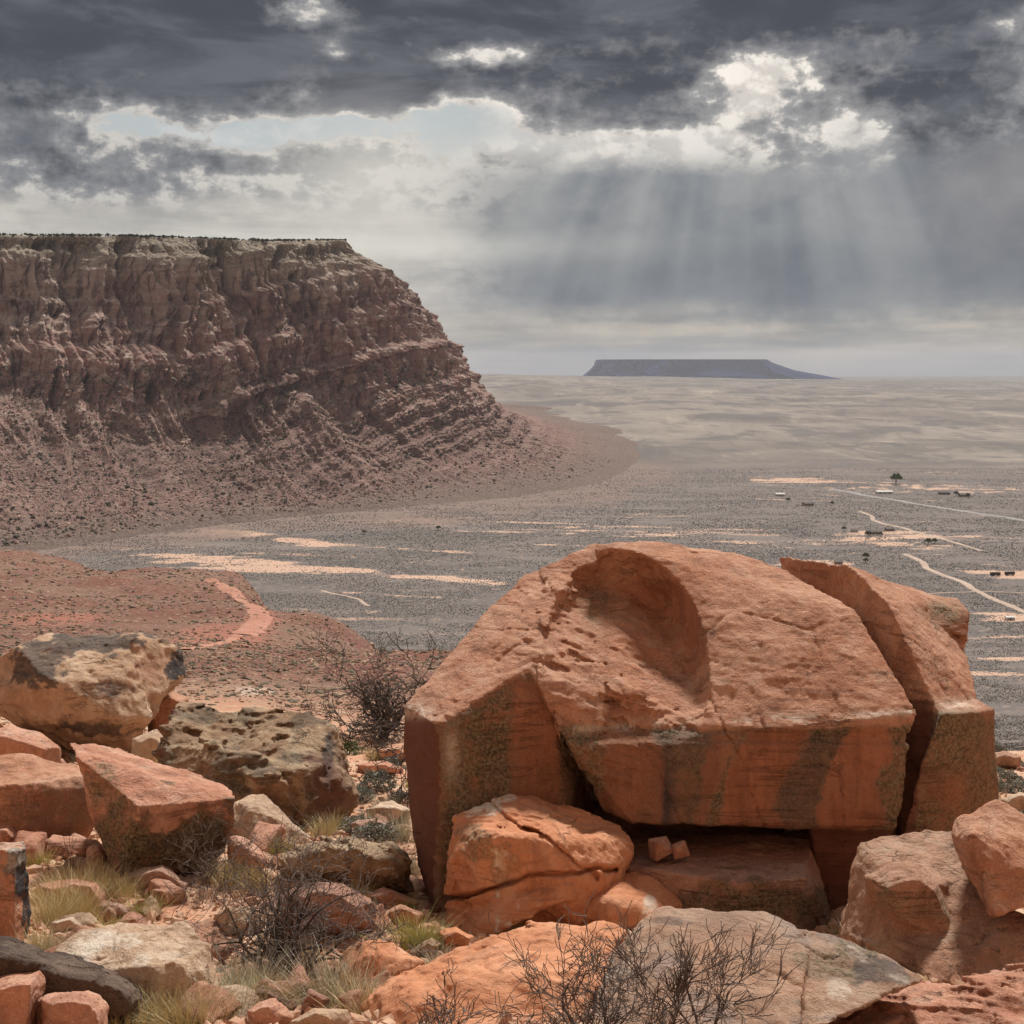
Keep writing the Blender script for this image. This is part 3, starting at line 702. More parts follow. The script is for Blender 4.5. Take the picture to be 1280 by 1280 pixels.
def outline(pts, Y, tf=0.5, tb=0.8, sf=0.6, sb=0.75, inner=()):
    """points of one convex lump: silhouette at distance Y, a smaller face nearer and a smaller back"""
    P = np.array(pts, float); c = P.mean(0)
    out = [at(p[0], p[1], (p[2] if len(p) > 2 else Y)) for p in pts]
    if tf:
        out += [at(c[0] + (p[0] - c[0]) * sf, c[1] + (p[1] - c[1]) * sf, Y - tf) for p in pts]
    if tb: out += [at(c[0] + (p[0] - c[0]) * sb, c[1] + (p[1] - c[1]) * sb, Y + tb) for p in pts]
    out += [at(*q) for q in inner]
    return out
def smin(a, b, k):
    h = np.clip(0.5 + 0.5 * (b - a) / k, 0, 1)
    return b * (1 - h) + a * h - k * h * (1 - h)
VS = 1.0
def rock_mesh(name, hulls, vox, seed, cuts=(), carves=(), n_chip=6, chip=0.06, amp=0.03, freq=1.6, strat=0.0, sfreq=7.0, sdir=(0, 0, 1), terr=0.0, crack=0.0, crkf=1.1,
              k=0.02, jit=0.0, lump=0.0, custom=None, fine=1.0, kun=0.02, facet=0.06, ffreq=1.25, rid=.9, grooves=()):
    r_ = np.random.default_rng(int(seed * 13 + 5)); vox = vox * VS
    allp = np.concatenate([np.array(h) for h in hulls])
    lo = allp.min(0) - 0.12 - lump; hi = allp.max(0) + 0.12 + lump
    n = np.ceil((hi - lo) / vox).astype(int) + 1
    ax = [lo[i] + vox * np.arange(n[i]) for i in range(3)]
    X, Y, Z = [a.astype(np.float32) for a in np.meshgrid(*ax, indexing='ij')]
    def hsdf(pl, X, Y, Z, kk):
        d = None
        for nn, dd in pl:
            v = nn[0] * X + nn[1] * Y + nn[2] * Z - dd
            v = v.astype(np.float32)
            d = v if d is None else (-smin(-d, -v, kk) if kk > 0 else np.maximum(d, v))
        return d
    pls = []
    for h in hulls:
        pl = hull_planes(h); hp = np.array(h); c = hp.mean(0); size = (hp.max(0) - hp.min(0)).min()
        for _ in range(n_chip):
            v = r_.normal(size=3); v /= np.linalg.norm(v)
            sup = (hp @ v).max(); pl.append((v, sup - chip * size * r_.uniform(0.4, 1.3)))
        pls.append(pl)
    D = None
    for pl in pls:
        d = hsdf(pl, X, Y, Z, 0)
        D = d if D is None else np.minimum(D, d)
    if custom: D = custom(D, X, Y, Z, True).astype(np.float32)
    band = np.abs(D) < (0.13 + amp * 2 + lump * 1.5 + terr * 1.5 + strat + facet + (0.12 if custom else 0))
    band_idx = np.nonzero(band)
    x, y, z = X[band_idx].astype(float), Y[band_idx].astype(float), Z[band_idx].astype(float)
    D2 = None
    for pl in pls:
        d = hsdf(pl, x, y, z, k)
        D2 = d if D2 is None else smin(D2, d, kun)
    d = D2.astype(float)
    sd_ = np.array(sdir, float); sd_ /= np.linalg.norm(sd_)
    if lump: d = d + lump * fbm(x * .55, y * .55, z * .55, 2, .5, seed)
    for c in cuts:
        pl = hull_planes(c) if isinstance(c, list) else c
        d2 = hsdf(pl, x, y, z, 0.03)
        d = np.maximum(d, -(d2 + 0.02 * fbm(x * 2, y * 2, z * 2, 3, .5, seed + 3)))
    for (cc, rad) in carves:
        q = np.sqrt(((x - cc[0]) / rad[0]) ** 2 + ((y - cc[1]) / rad[1]) ** 2 + ((z - cc[2]) / rad[2]) ** 2)
        e = (q - 1) * min(rad)
        d = -smin(-d, e, 0.03)
    if custom: d = custom(d, x, y, z)
    for (p0, p1, p2, wd, dp) in grooves:
        p0, p1, p2 = np.array(p0), np.array(p1), np.array(p2)
        nn = np.cross(p1 - p0, p2 - p0); nn /= np.linalg.norm(nn)
        s_ = (x - p0[0]) * nn[0] + (y - p0[1]) * nn[1] + (z - p0[2]) * nn[2] + .07 * fbm(x * 1.6, y * 1.6, z * 1.6, 4, .6, seed + 71.)
        mid_ = (p0 + p1) / 2; rad = np.linalg.norm(p1 - p0) * .62
        d = d + dp * np.exp(-(s_ / wd) ** 2) * (((x - mid_[0]) ** 2 + (z - mid_[2]) ** 2) < rad ** 2)
    n0 = fbm(x * freq, y * freq, z * freq, 5, .52, seed)
    d = d + amp * n0 * 1.6
    if terr:
        q = fbm(x * freq * .8, y * freq * .8, z * freq * 1.3, 3, .5, seed + 9) * 3.2
        f = q - np.floor(q); d = d + terr * (np.floor(q) + sstep(f, .46, .54)) * 0.5
        q = fbm(x * freq * 2.4 + y, y * freq * 2.4, z * freq * 3.4, 3, .5, seed + 19) * 2.6
        f = q - np.floor(q); d = d + terr * (np.floor(q) + sstep(f, .44, .56)) * 0.22
        d = d + terr * rid * (ridged(x * freq * .75, y * freq * .75, z * freq * .9, 4, .55, seed + 41) - .4)
    if facet:
        q_, _r = np.linalg.qr(r_.normal(size=(3, 3)))
        u0 = (x * q_[0, 0] + y * q_[0, 1] + z * q_[0, 2]) * ffreq + seed; u1 = (x * q_[1, 0] + y * q_[1, 1] + z * q_[1, 2]) * ffreq; u2 = (x * q_[2, 0] + y * q_[2, 1] + z * q_[2, 2]) * ffreq
        wx_ = .25 * fbm(x * 2.3, y * 2.3, z * 2.3, 2, .5, seed + 50); wy_ = .25 * fbm(x * 2.3, y * 2.3, z * 2.3, 2, .5, seed + 53)
        d = d + facet * lnoise(u0 + wx_, u1 + wy_, u2) + facet * .36 * lnoise(u1 * 2.7 + wx_, u2 * 2.7 + wy_, u0 * 2.7 + 5) + facet * .10 * lnoise(u2 * 7 + wx_ * 2, u0 * 7 + wy_ * 2, u1 * 7)
    if strat:
        wv = fbm(x * .8, y * .8, z * .8, 3, .5, seed + 1) * 0.25
        u = (x * sd_[0] + y * sd_[1] + z * sd_[2] + wv * .5)
        a_ = ridged(x * 1.1, y * 1.1, u * sfreq, 4, .6, seed + 2)
        d = d - strat * (a_ - .4) 
    if crack:
        q = fbm(x * crkf, y * crkf, z * crkf, 3, .5, seed + 20)
        q2 = fbm(x * crkf * .7, y * crkf * .7, z * crkf * 1.9, 3, .5, seed + 31)
        d = d + crack * (np.exp(-(q / 0.022) ** 2) * sstep(q2, -.1, .25))
    d = d + fine * 0.012 * fbm(x * 9, y * 9, z * 9, 3, .6, seed + 4)
    D[band_idx] = d
    V, Q = nets(D, lo, vox)
    return V, Q
def finish_rock(name, V, Q, mat, label=None, cat='boulder', group=None, attrs=None, parent=None):
    org = np.array([V[:, 0].mean(), V[:, 1].mean(), V[:, 2].min()])
    A = attrs(V) if attrs else {}
    me = make_mesh(name, V - org, Q)
    for k_, v in A.items(): add_attr(me, k_, v)
    o = link(name, me, mat, parent); o.location = org
    if label: tag(o, label, cat, group)
    return o

# ------------------------------------------------------------------ sandstone material
def sandstone(name, base, alt, light, varnish=(0.07, 0.05, 0.042), v_amt=0.0, v_lo=0.52, lichen=0.25, bump=1.15, streak=0.0, bedf=0.0, grain=1.0, spots=0.2, lich=(0.36, 0.33, 0.25), bumpd=0.05):
    m = bpy.data.materials.new(name); m.use_nodes = True
    g = G(m.node_tree); bs = m.node_tree.nodes['Principled BSDF']
    tc = g.node('ShaderNodeTexCoord'); oi = g.node('ShaderNodeObjectInfo')
    rnd = E(g, oi.outputs['Random'])
    off = g.comb(rnd * 37.0, rnd * 91.0, rnd * 53.0)
    va = g.node('ShaderNodeVectorMath', operation='ADD'); g.put(va.inputs[0], tc.outputs['Object']); g.put(va.inputs[1], off)
    p = E(g, va.outputs[0])
    n1 = g.noise(p, 0.75, 7, 0.6, 0.3); n2 = g.noise(p, 3.2, 8, 0.66); n3 = g.noise(p, 17.0, 6, 0.7); n4 = g.noise(p, 70.0, 3, 0.6)
    c = g.mix(g.ss(n1, 0.40, 0.60), base, alt)
    n5 = g.noise(p, 1.5, 9, 0.7, 0.6)
    c = g.mix(g.ss(n5, 0.52, 0.66) * 0.45, c, light)
    c = g.mix(g.ss(n5, 0.46, 0.34) * 0.55, c, tuple(x * y for x, y in zip(base, (0.62, 0.55, 0.5))))
    c = g.mix(g.ss(n2, 0.5, 0.68) * 0.4, c, light)
    dark = tuple(x * 0.55 for x in base)
    c = g.mix(g.ss(n2, 0.46, 0.30) * 0.45, c, dark)
    c = g.mix(g.ss(n3, 0.54, 0.72) * 0.35 * grain, c, tuple(min(1, x * 1.35) for x in light))
    c = g.mix(g.ss(n3, 0.46, 0.30) * 0.4 * grain, c, dark)
    if bedf:
        u = g.noise(g.vscale(p, (0.5, 0.5, bedf)), 1.0, 6, 0.65, 0.2)
        c = g.mix(g.ss(u, 0.5, 0.64) * 0.5, c, dark)
    if streak:
        u = g.noise(g.vscale(p, (2.4, 2.4, 0.28)), 1.0, 6, 0.6, 0.25)
        c = g.mix(g.ss(u, 0.48, 0.66) * streak, c, varnish)
    if v_amt:
        u = g.noise(g.vscale(p, (1.0, 1.0, 0.8)), 0.9, 9, 0.62, 0.2)
        c = g.mix(g.ss(u, v_lo, v_lo + 0.06) * v_amt, c, g.mix(n3, varnish, tuple(x * 1.9 for x in varnish)))
    if lichen:
        u = g.noise(p, 1.6, 6, 0.7); w_ = g.noise(p, 26.0, 4, 0.7)
        c = g.mix(g.ss(u, 0.53, 0.66) * g.ss(w_, 0.44, 0.6) * lichen, c, lich)
        u2 = g.noise(p, 1.25, 5, 0.7, 0.5)
        c = g.mix(g.ss(u2, 0.56, 0.66) * g.ss(w_, 0.52, 0.42) * min(1, lichen * 1.7), c, (0.085, 0.075, 0.05))
    n6 = g.noise(g.vscale(p, (1.3, 1.3, 0.7)), 2.1, 8, 0.72, 0.5)
    c = g.mix(g.ss(n6, 0.52, 0.64) * 0.42, c, tuple(x * y for x, y in zip(base, (0.45, 0.42, 0.42))))
    if spots:
        vo = g.voro(p, 34.0); 
        c = g.mix(g.ss(vo, 0.2, 0.1) * g.ss(n2, 0.45, 0.6) * spots, c, (0.05, 0.04, 0.032))
    c = g.mix(g.attr('dark_brown') * g.ss(n5 * 0.5 + n2 * 0.5, 0.34, 0.56), c, g.mix(n3, (0.13, 0.075, 0.048), (0.25, 0.14, 0.088)))  # masked darker brown, mostly over the steep front faces
    # hairline fractures and thin bedding laminae
    wv_ = g.node('ShaderNodeVectorMath', operation='ADD'); g.put(wv_.inputs[0], g.vscale(p, (0.7, 1.0, 1.9)))
    nv = g.node('ShaderNodeTexNoise'); g.put(nv.inputs['Vector'], p); nv.inputs['Scale'].default_value = 1.8; nv.inputs['Detail'].default_value = 5
    sc_ = g.node('ShaderNodeVectorMath', operation='SCALE'); g.put(sc_.inputs[0], nv.outputs['Color']); sc_.inputs['Scale'].default_value = 0.9
    g.put(wv_.inputs[1], sc_.outputs[0])
    hair = 1.0 - g.ss(g.voro(wv_.outputs[0], 0.75, 'DISTANCE_TO_EDGE'), 0.004, 0.022)
    hair = hair * g.ss(g.noise(p, 0.8, 3, 0.6), 0.57, 0.64) * 0.8
    hair2 = (1.0 - g.ss(g.voro(wv_.outputs[0], 2.6, 'DISTANCE_TO_EDGE'), 0.006, 0.04)) * g.ss(g.noise(p, 1.6, 3, 0.6, 0.3), 0.60, 0.66) * 0.5
    hair = g.math('MAXIMUM', hair, hair2)
    lam = g.noise(g.vscale(p, (0.6, 0.9, 13.0)), 1.0, 6, 0.7, 0.35)
    lamm = g.ss(lam, 0.53, 0.60) * g.ss(g.noise(p, 0.9, 3, 0.5), 0.45, 0.6)
    c = g.mix(lamm * 0.35, c, tuple(x * 0.5 for x in base))
    c = g.mix(hair * 0.6, c, tuple(x * y for x, y in zip(base, (0.22, 0.2, 0.2))))
    c = g.mix(g.ss(n4, 0.55, 0.68) * 0.3 * grain, c, tuple(min(1, x * 1.25) for x in light))
    c = g.mix(g.ss(n4, 0.45, 0.32) * 0.4 * grain, c, tuple(x * 0.45 for x in base))
    # stain and shade patches laid on by hand: attributes hold their shapes
    c = g.mix(g.attr('olive') * g.ss(n3 * 0.6 + n2 * 0.4, 0.36, 0.58), c, g.mix(g.ss(g.noise(p, 30, 3, 0.6), 0.4, 0.6), (0.075, 0.062, 0.036), (0.24, 0.20, 0.125)))
    c = g.mix(g.attr('black') * g.ss(n3 * 0.5 + n2 * 0.5, 0.3, 0.5), c, g.mix(n3, (0.028, 0.026, 0.027), (0.085, 0.078, 0.078)))
    vs = g.noise(g.vscale(p, (5.0, 5.0, 0.6)), 1.0, 7, 0.65, 0.3)
    c = g.mix(g.attr('fresh') * g.ss(n3 * 0.35 + n2 * 0.65, 0.30, 0.50) * 0.72, c, g.mix(g.ss(vs, 0.38, 0.62), (0.22, 0.085, 0.047), (0.37, 0.15, 0.082)))
    c = g.mix(g.attr('white') * g.ss(n3 * 0.5 + n2 * 0.5, 0.35, 0.55), c, (0.66, 0.57, 0.47))
    c = g.mix(g.attr('red') * 0.9, c, g.mix(n2, (0.10, 0.040, 0.030), (0.19, 0.078, 0.055)))
    g.put(bs.inputs['Base Color'], c)
    bs.inputs['Roughness'].default_value = 0.9; bs.inputs['Specular IOR Level'].default_value = 0.2
    b1 = g.node('ShaderNodeBump'); b1.inputs['Strength'].default_value = 1.0 * bump; b1.inputs['Distance'].default_value = bumpd
    hsum = n2 * 0.9 + n3 * 0.55 + n4 * 0.2 - hair * 0.5 - lamm * 0.16 + n6 * 0.5
    if bedf: hsum = hsum + u * 0.5 if False else hsum
    g.put(b1.inputs['Height'], hsum)
    pit = g.voro(p, 11.0)
    b2 = g.node('ShaderNodeBump'); b2.inputs['Strength'].default_value = 0.5 * bump; b2.inputs['Distance'].default_value = 0.014
    g.put(b2.inputs['Height'], g.ss(pit, 0.05, 0.3) * g.ss(n2, 0.62, 0.48) + n4 * 0.3); g.put(b2.inputs['Normal'], b1.outputs[0])
    g.put(bs.inputs['Normal'], b2.outputs[0])
    return m
M = {}
M['hero'] = sandstone('orange_sandstone', (0.43, 0.2, 0.118), (0.51, 0.275, 0.18), (0.62, 0.41, 0.295), lichen=0.35, spots=0.3)
M['salmon'] = sandstone('salmon_sandstone', (0.47, 0.215, 0.135), (0.55, 0.29, 0.2), (0.66, 0.44, 0.33), lichen=0.35, spots=0.15, v_amt=0.45, v_lo=0.58, varnish=(0.16, 0.085, 0.06))
M['smooth'] = sandstone('smooth_orange_sandstone', (0.48, 0.2, 0.1), (0.54, 0.25, 0.135), (0.62, 0.36, 0.23), lichen=0.10, spots=0.08, bump=0.6, grain=0.5)
M['tan'] = sandstone('tan_sandstone', (0.44, 0.275, 0.175), (0.53, 0.36, 0.24), (0.64, 0.49, 0.36), v_amt=0.5, v_lo=0.6, lichen=0.3)
M['rugged'] = sandstone('layered_sandstone', (0.33, 0.20, 0.12), (0.43, 0.30, 0.19), (0.56, 0.44, 0.30), varnish=(0.05, 0.045, 0.035), v_amt=0.6, v_lo=0.54, lichen=0.8, bedf=6.0, bump=1.6, bumpd=0.05)
M['brown'] = sandstone('brown_sandstone', (0.36, 0.195, 0.125), (0.45, 0.265, 0.18), (0.56, 0.38, 0.275), v_amt=0.55, v_lo=0.54, lichen=0.6)
M['slate'] = sandstone('varnished_sandstone', (0.4, 0.235, 0.155), (0.34, 0.225, 0.165), (0.52, 0.36, 0.25), varnish=(0.15, 0.135, 0.13), v_amt=0.5, v_lo=0.54, lichen=0.6)
M['black'] = sandstone('black_varnished_rock', (0.05, 0.035, 0.030), (0.10, 0.07, 0.055), (0.22, 0.15, 0.11), lichen=0.15)
M['pale'] = sandstone('pale_sandstone', (0.50, 0.34, 0.23), (0.58, 0.42, 0.30), (0.70, 0.58, 0.46), lichen=0.2)
M['pinkish'] = sandstone('dusty_pink_sandstone', (0.37, 0.19, 0.135), (0.44, 0.26, 0.19), (0.54, 0.38, 0.30), lichen=0.35, v_amt=0.35, v_lo=0.58)

# ------------------------------------------------------------------ the split boulder
def hero():
    A = at
    # 1  left block: steep front, sloping top
    left = [A(505, 882, 15.6), A(546, 906, 15.0), A(662, 832, 15.6), A(685, 880, 15.5), A(712, 1012, 15.5), A(560, 1030, 14.9), A(548, 1165, 14.8), A(512, 1010, 15.5),
            A(524, 1085, 15.5), A(600, 772, 16.7), A(662, 714, 17.5), A(745, 680, 17.9), A(800, 700, 17.9), A(700, 1100, 15.6),
            A(600, 1150, 14.9), A(620, 900, 18.6), A(760, 850, 18.8), A(620, 1050, 18.2), A(760, 1000, 18.6), A(560, 900, 17.6), A(560, 1100, 17.0)]
    # 2  wedge between the crack and the front panel
    wedge = [A(668, 830, 15.6), A(684, 880, 15.35), A(716, 934, 15.2), A(800, 914, 15.5), A(792, 1030, 15.1), A(742, 1008, 15.4), A(745, 745, 17.2), A(850, 800, 17.0), A(860, 900, 16.2),
             A(800, 1030, 17.0), A(760, 900, 18)]
    # 3  main body: front panel, sloping top plane, ridge
    main = [A(718, 936, 15.25), A(800, 914, 15.45), A(940, 902, 15.5), A(1143, 892, 15.2), A(1120, 1034, 15.0), A(1010, 1036, 15.1), A(790, 1028, 15.1),
            A(745, 680, 17.6), A(830, 677, 17.9), A(925, 690, 17.9), A(985, 712, 17.6), A(1070, 764, 16.5), A(1112, 830, 15.8), A(893, 730, 17.0),
            A(800, 800, 19.4), A(905, 800, 19.2), A(985, 820, 18.0), A(800, 1010, 18.5), A(960, 1010, 18.0)]
    # 4  foot that carries the main body
    foot = [A(1012, 1030, 15.5), A(1120, 1030, 15.4), A(1086, 1060, 15.5), A(1046, 1168, 15.3), A(1018, 1090, 15.4), A(1130, 1120, 16.5), A(1000, 1120, 17.5), A(1012, 1030, 18), A(1130, 1030, 17.8), A(1140, 1100, 18), A(1070, 1170, 16.5)]
    foot2 = [A(700, 1000, 17.4), A(1010, 1000, 17.4), A(700, 1150, 17.0), A(1010, 1150, 17.0), A(700, 1000, 18.6), A(1010, 1000, 18.6), A(700, 1100, 18.6), A(1010, 1100, 18.6)]
    fill = [A(690, 860, 16.3), A(725, 935, 15.6), A(880, 905, 15.9), A(900, 790, 17.4), A(705, 775, 17.5), A(740, 1000, 15.9), A(880, 1010, 16.0), A(705, 800, 19), A(900, 800, 19), A(720, 1000, 18.5), A(880, 1000, 18.5)]
    # scoop: a bite taken out of the top of the ridge
    c1 = A(775, 800, 15.55)
    carves = []
    pl_edge = A(893, 830, 16.6)
    def custom(d, x, y, z, rough=False):
        nz_ = (lambda a, f_, o_, s_: 0.0) if rough else (lambda a, f_, o_, s_: a * fbm(x * f_, y * f_, z * f_, o_, .55, s_))
        # bowl under the curved lip
        c = np.array(A(790, 800, 15.4)); r = np.array([1.02, 2.5, 1.42])
        q = np.sqrt(((x - c[0]) / r[0]) ** 2 + ((y - c[1]) / r[1]) ** 2 + ((z - c[2]) / r[2]) ** 2)
        e = (q - 1) * 1.1 + nz_(0.03, 2.2, 4, 3.)
        # keep the floor: the bite stops at a tilted plane
        f = np.array(A(675, 838, 15.65)); g_ = np.array(A(885, 893, 15.80)); h_ = np.array(A(845, 812, 16.85))
        nn = np.cross(g_ - f, h_ - f); nn /= np.linalg.norm(nn); nn = nn if nn[2] > 0 else -nn
        fl = -((x - f[0]) * nn[0] + (y - f[1]) * nn[1] + (z - f[2]) * nn[2]) + nz_(0.06, 1.5, 4, 8.)
        bite = -smin(-e, -fl, 0.16)
        d = -smin(-d, bite, 0.012)
        # deep crack between the left block and the wedge
        a, b, c2 = A(682, 862, 15.4), A(728, 1010, 15.2), A(770, 880, 17.2)
        nn = np.cross(b - a, c2 - a); nn /= np.linalg.norm(nn)
        s = (x - a[0]) * nn[0] + (y - a[1]) * nn[1] + (z - a[2]) * nn[2]
        wdt = 0.01 + 0.10 * sstep(a[2] - z, 0.1, 1.2)
        gr = np.maximum(np.abs(s + nz_(0.02, 2, 2, 5.)) - wdt, z - (a[2] + 0.02))
        gr = np.maximum(gr, y - 15.95)
        d = np.maximum(d, -gr)
        if not rough:
            for (q0, rad, am) in ((A(760, 885, 15.8), .75, .10), (A(690, 800, 16.3), .5, .07), (A(560, 900, 15.2), .35, .05), (A(700, 730, 17.2), .5, .06)):
                w = np.exp(-(((x - q0[0]) ** 2 + (y - q0[1]) ** 2 + (z - q0[2]) ** 2) / rad ** 2))
                rr_ = fbm(x * 1.5 + z, y * 1.5, z * 4.5 + x * 1.2, 4, .55, 61.) * 2.4
                f_ = rr_ - np.floor(rr_)
                d = d + w * am * (np.floor(rr_) + sstep(f_, .44, .56)) * .6
            # two long fracture lines across the front panel and the block
            for (p0, p1, p2, wd) in ((A(905, 905, 15.5), A(950, 1035, 15.1), A(930, 940, 17.5), .012), (A(800, 915, 15.5), A(850, 1030, 15.1), A(830, 940, 17.5), .010)):
                nn = np.cross(p1 - p0, p2 - p0); nn /= np.linalg.norm(nn)
                s_ = (x - p0[0]) * nn[0] + (y - p0[1]) * nn[1] + (z - p0[2]) * nn[2] + .10 * fbm(x * 1.2, y * 1.2, z * 1.2, 4, .6, 71.)
                d = d + .03 * np.exp(-(s_ / wd) ** 2) * (y < 15.75)
            # thin ledge along the brow of the front panel
            d = d + .035 * sstep(z, -4.18, -4.14) * (1 - sstep(z, -4.06, -4.0)) * (y < 15.7) * (x > .7)
        return d
    cuts = []
    V, Q = rock_mesh('split', [left, wedge, main, fill, foot, foot2], 0.021, 11, custom=custom, n_chip=0, amp=0.009, freq=1.5, terr=0.011, crack=0.02, crkf=.8, k=0.006, strat=0.008, sfreq=5, sdir=(0.1, 0.5, 1), kun=0.01, facet=.016, ffreq=1.1, rid=.3)
    def attrs(P):
        px, py = project(P[:, 0], P[:, 1], P[:, 2])
        n = fbm(P[:, 0] * 1.7, P[:, 1] * 1.7, P[:, 2] * 1.2, 6, .68, 2.) * 1.5
        front = (P[:, 1] < 16.0)
        def poly_band(x0t, x0b, x1t, x1b):     # slanted streak on the front panel, y from 900 to 1035
            t = (py - 900) / 135.0; a = x0t + (x0b - x0t) * t; b = x1t + (x1b - x1t) * t
            return sstep(px + n * 14, a - 5, a + 5) * (1 - sstep(px + n * 14, b - 5, b + 5))
        panel = front * sstep(py + n * 5, 906, 916) * (px > 700)
        fresh = panel * np.maximum.reduce([poly_band(760, 735, 815, 822) * .6, poly_band(925, 905, 1010, 975) , poly_band(1070, 1020, 1118, 1088), .5 * poly_band(880, 860, 925, 880)])
        grey = panel * np.maximum.reduce([poly_band(1010, 975, 1070, 1020) * .7, poly_band(800, 822, 900, 880) * .55])
        olive = panel * (1 - np.clip(fresh + grey * .7, 0, 1)) * .75 + panel * (1 - sstep(py, 908, 935)) * .6
        lf = (px < 702) & (P[:, 1] < 16.4) & (py > np.interp(px, [500, 546, 662, 684, 702], [884, 908, 836, 880, 930]) + n * 3)
        olive = np.maximum(olive, lf * sstep(px, 545, 562) * (1 - sstep(px + n * 16, 630, 648)) * sstep(py - (906 - (px - 546) * .64) + n * 10, 2, 14) * .85)
        fresh = np.maximum(fresh, lf * sstep(px + n * 10, 634, 645) * (1 - sstep(px, 690, 702)) * sstep(py, 840, 862) * .75)
        red = lf * (px < 550 + n * 8) * sstep(py, 892, 905) * .9
        wedgef = (px > 690 + (py - 880) * .45) & (px < 790) & (py > 930 - 0) & (P[:, 1] < 15.9)
        bowl = np.exp(-(((px - 835) / 70) ** 2 + ((py - 760) / 55) ** 2)) 
        ol2 = np.exp(-(((px - 745) / 24) ** 2 + ((py - 750) / 40) ** 2)) * .7
        olive = np.maximum(olive, ol2); fresh = np.maximum(fresh, sstep(bowl + n * .15, .45, .8) * .55)
        footm = (py > 1037) & (px > 1000) & (P[:, 1] < 17)
        red = np.maximum(red, footm * .98)  # dark red-brown foot, with the shade below the overhang put into its colour
        white = np.exp(-(((px - 520) / 22) ** 2 + ((py - 890) / 12) ** 2)) * .9 + .7 * np.exp(-((py - (912 - (px - 715) * .05)) / 5.0) ** 2) * (px > 715) * (px < 1140) * (n > 0) + .6 * np.exp(-(((px - 565) / 10) ** 2 + ((py - 940) / 35) ** 2))
        blk = panel * np.exp(-(((px - 832) / 10) ** 2 + ((py - 1000) / 40) ** 2)) * .8
        dark_brown = np.clip(panel * (1 - fresh * .8) + lf * (1 - fresh * .6) + wedgef * .6, 0, 1)
        return dict(dark_brown=dark_brown * .95, olive=np.clip(olive * 1.1, 0, 1), fresh=np.clip(fresh, 0, 1), red=np.clip(red, 0, 1), white=np.clip(white, 0, 1), black=np.clip(blk + grey * .45, 0, 1))
    finish_rock('boulder', V, Q, M['hero'], 'house-sized orange sandstone boulder with a scooped hollow in its top and a streaked vertical front', 'boulder', attrs=attrs)
    # right-hand slab, split off along a dark gap
    slab = [A(972, 694, 18.5), A(1058, 704, 17.1), A(1110, 752, 16.35), A(1166, 870, 15.65), A(1174, 892, 15.45), A(1130, 1045, 15.45), A(1180, 756, 17.6), A(1208, 812, 17.0), A(1220, 868, 16.1), A(1222, 890, 15.9),
            A(1226, 1000, 16.0), A(1192, 1060, 15.7), A(1230, 930, 15.8), A(1130, 1150, 16.2), A(1230, 1120, 16.4), A(1010, 800, 19.4), A(1150, 800, 19.8), A(1170, 980, 19.0), A(1060, 980, 19.0), A(985, 710, 19.2)]
    slab2 = [A(1176, 892, 15.3), A(1172, 885, 15.7), A(1218, 872, 15.9), A(1243, 886, 15.75), A(1240, 930, 15.7), A(1248, 1005, 15.8), A(1196, 1060, 15.5), A(1128, 1046, 15.35), A(1150, 960, 15.3), A(1225, 890, 15.5), A(1150, 1140, 15.8), A(1236, 1120, 16.0), A(1180, 900, 18.0), A(1235, 900, 17.8), A(1190, 1080, 18)]
    slab3 = [A(1090, 722, 17.6), A(1196, 750, 17.7), A(1213, 766, 17.3), A(1212, 800, 17.0), A(1165, 780, 17.0), A(1180, 800, 19), A(1200, 840, 18.5)]
    V, Q = rock_mesh('slab', [slab, slab2, slab3], 0.021, 23, n_chip=0, chip=.02, amp=0.01, freq=1.5, terr=0.012, crack=0.015, crkf=.8, k=0.006, facet=.018, rid=.3)
    def attrs2(P):
        px, py = project(P[:, 0], P[:, 1], P[:, 2]); n = fbm(P[:, 0] * 1.6, P[:, 1] * 1.6, P[:, 2] * 1.6, 4, .6, 2.)
        fr = sstep(py + n * 6, 884, 896)
        red = np.clip(((px < 1165 - (py - 890) * .18 + n * 6) & (py > 875)) * .8, 0, 1)
        side = ((P[:, 1] > 15.5) & (px < 1172)) * 0.0
        return dict(dark_brown=fr * .9, olive=fr * .8 * (1 - red) * sstep(n, -.5, .4), red=red, fresh=fr * np.exp(-(((px - 1190) / 40) ** 2 + ((py - 990) / 30) ** 2)) * .7,
                    white=.7 * np.exp(-(((px - 1195) / 30) ** 2 + ((py - 880) / 7) ** 2))) | dict(olive=np.clip(np.maximum(fr * .85 * (1 - red) * sstep(n, -.5, .3), 1.0 * np.exp(-(((px - 1185) / 32) ** 2 + ((py - 765) / 14) ** 2))), 0, 1))
    finish_rock('boulder', V, Q, M['hero'], 'tall orange slab split off the great boulder by a dark gap', 'boulder', attrs=attrs2)
hero()
# ------------------------------------------------------------------ the other boulders
def stain_shade(lst):
    def f(P):
        px, py = project(P[:, 0], P[:, 1], P[:, 2])
        n = fbm(P[:, 0] * 2.6, P[:, 1] * 2.6, P[:, 2] * 2.6, 5, .65, 4.)
        out = {}
        for (a, cx, cy, sx, sy, k_) in lst:
            v = sstep(np.exp(-(((px - cx) / sx) ** 2 + ((py - cy) / sy) ** 2)) + n * .65, .38, .56) * k_
            out[a] = np.maximum(out.get(a, 0), v)
        return out
    return f
def footing(pts):
    P = np.array(pts); lo = P.min(0); hi = P.max(0); c = (lo + hi) / 2
    gx = float(H(np.array([c[0]]), np.array([c[1]]))[0])
    out = list(pts)
    if lo[2] > gx - 0.12:
        for sx in (-.33, .33):
            for sy in (-.36, .36):
                out.append(np.array([c[0] + sx * (hi[0] - lo[0]), c[1] + sy * (hi[1] - lo[1]), gx - 0.15]))
    return out
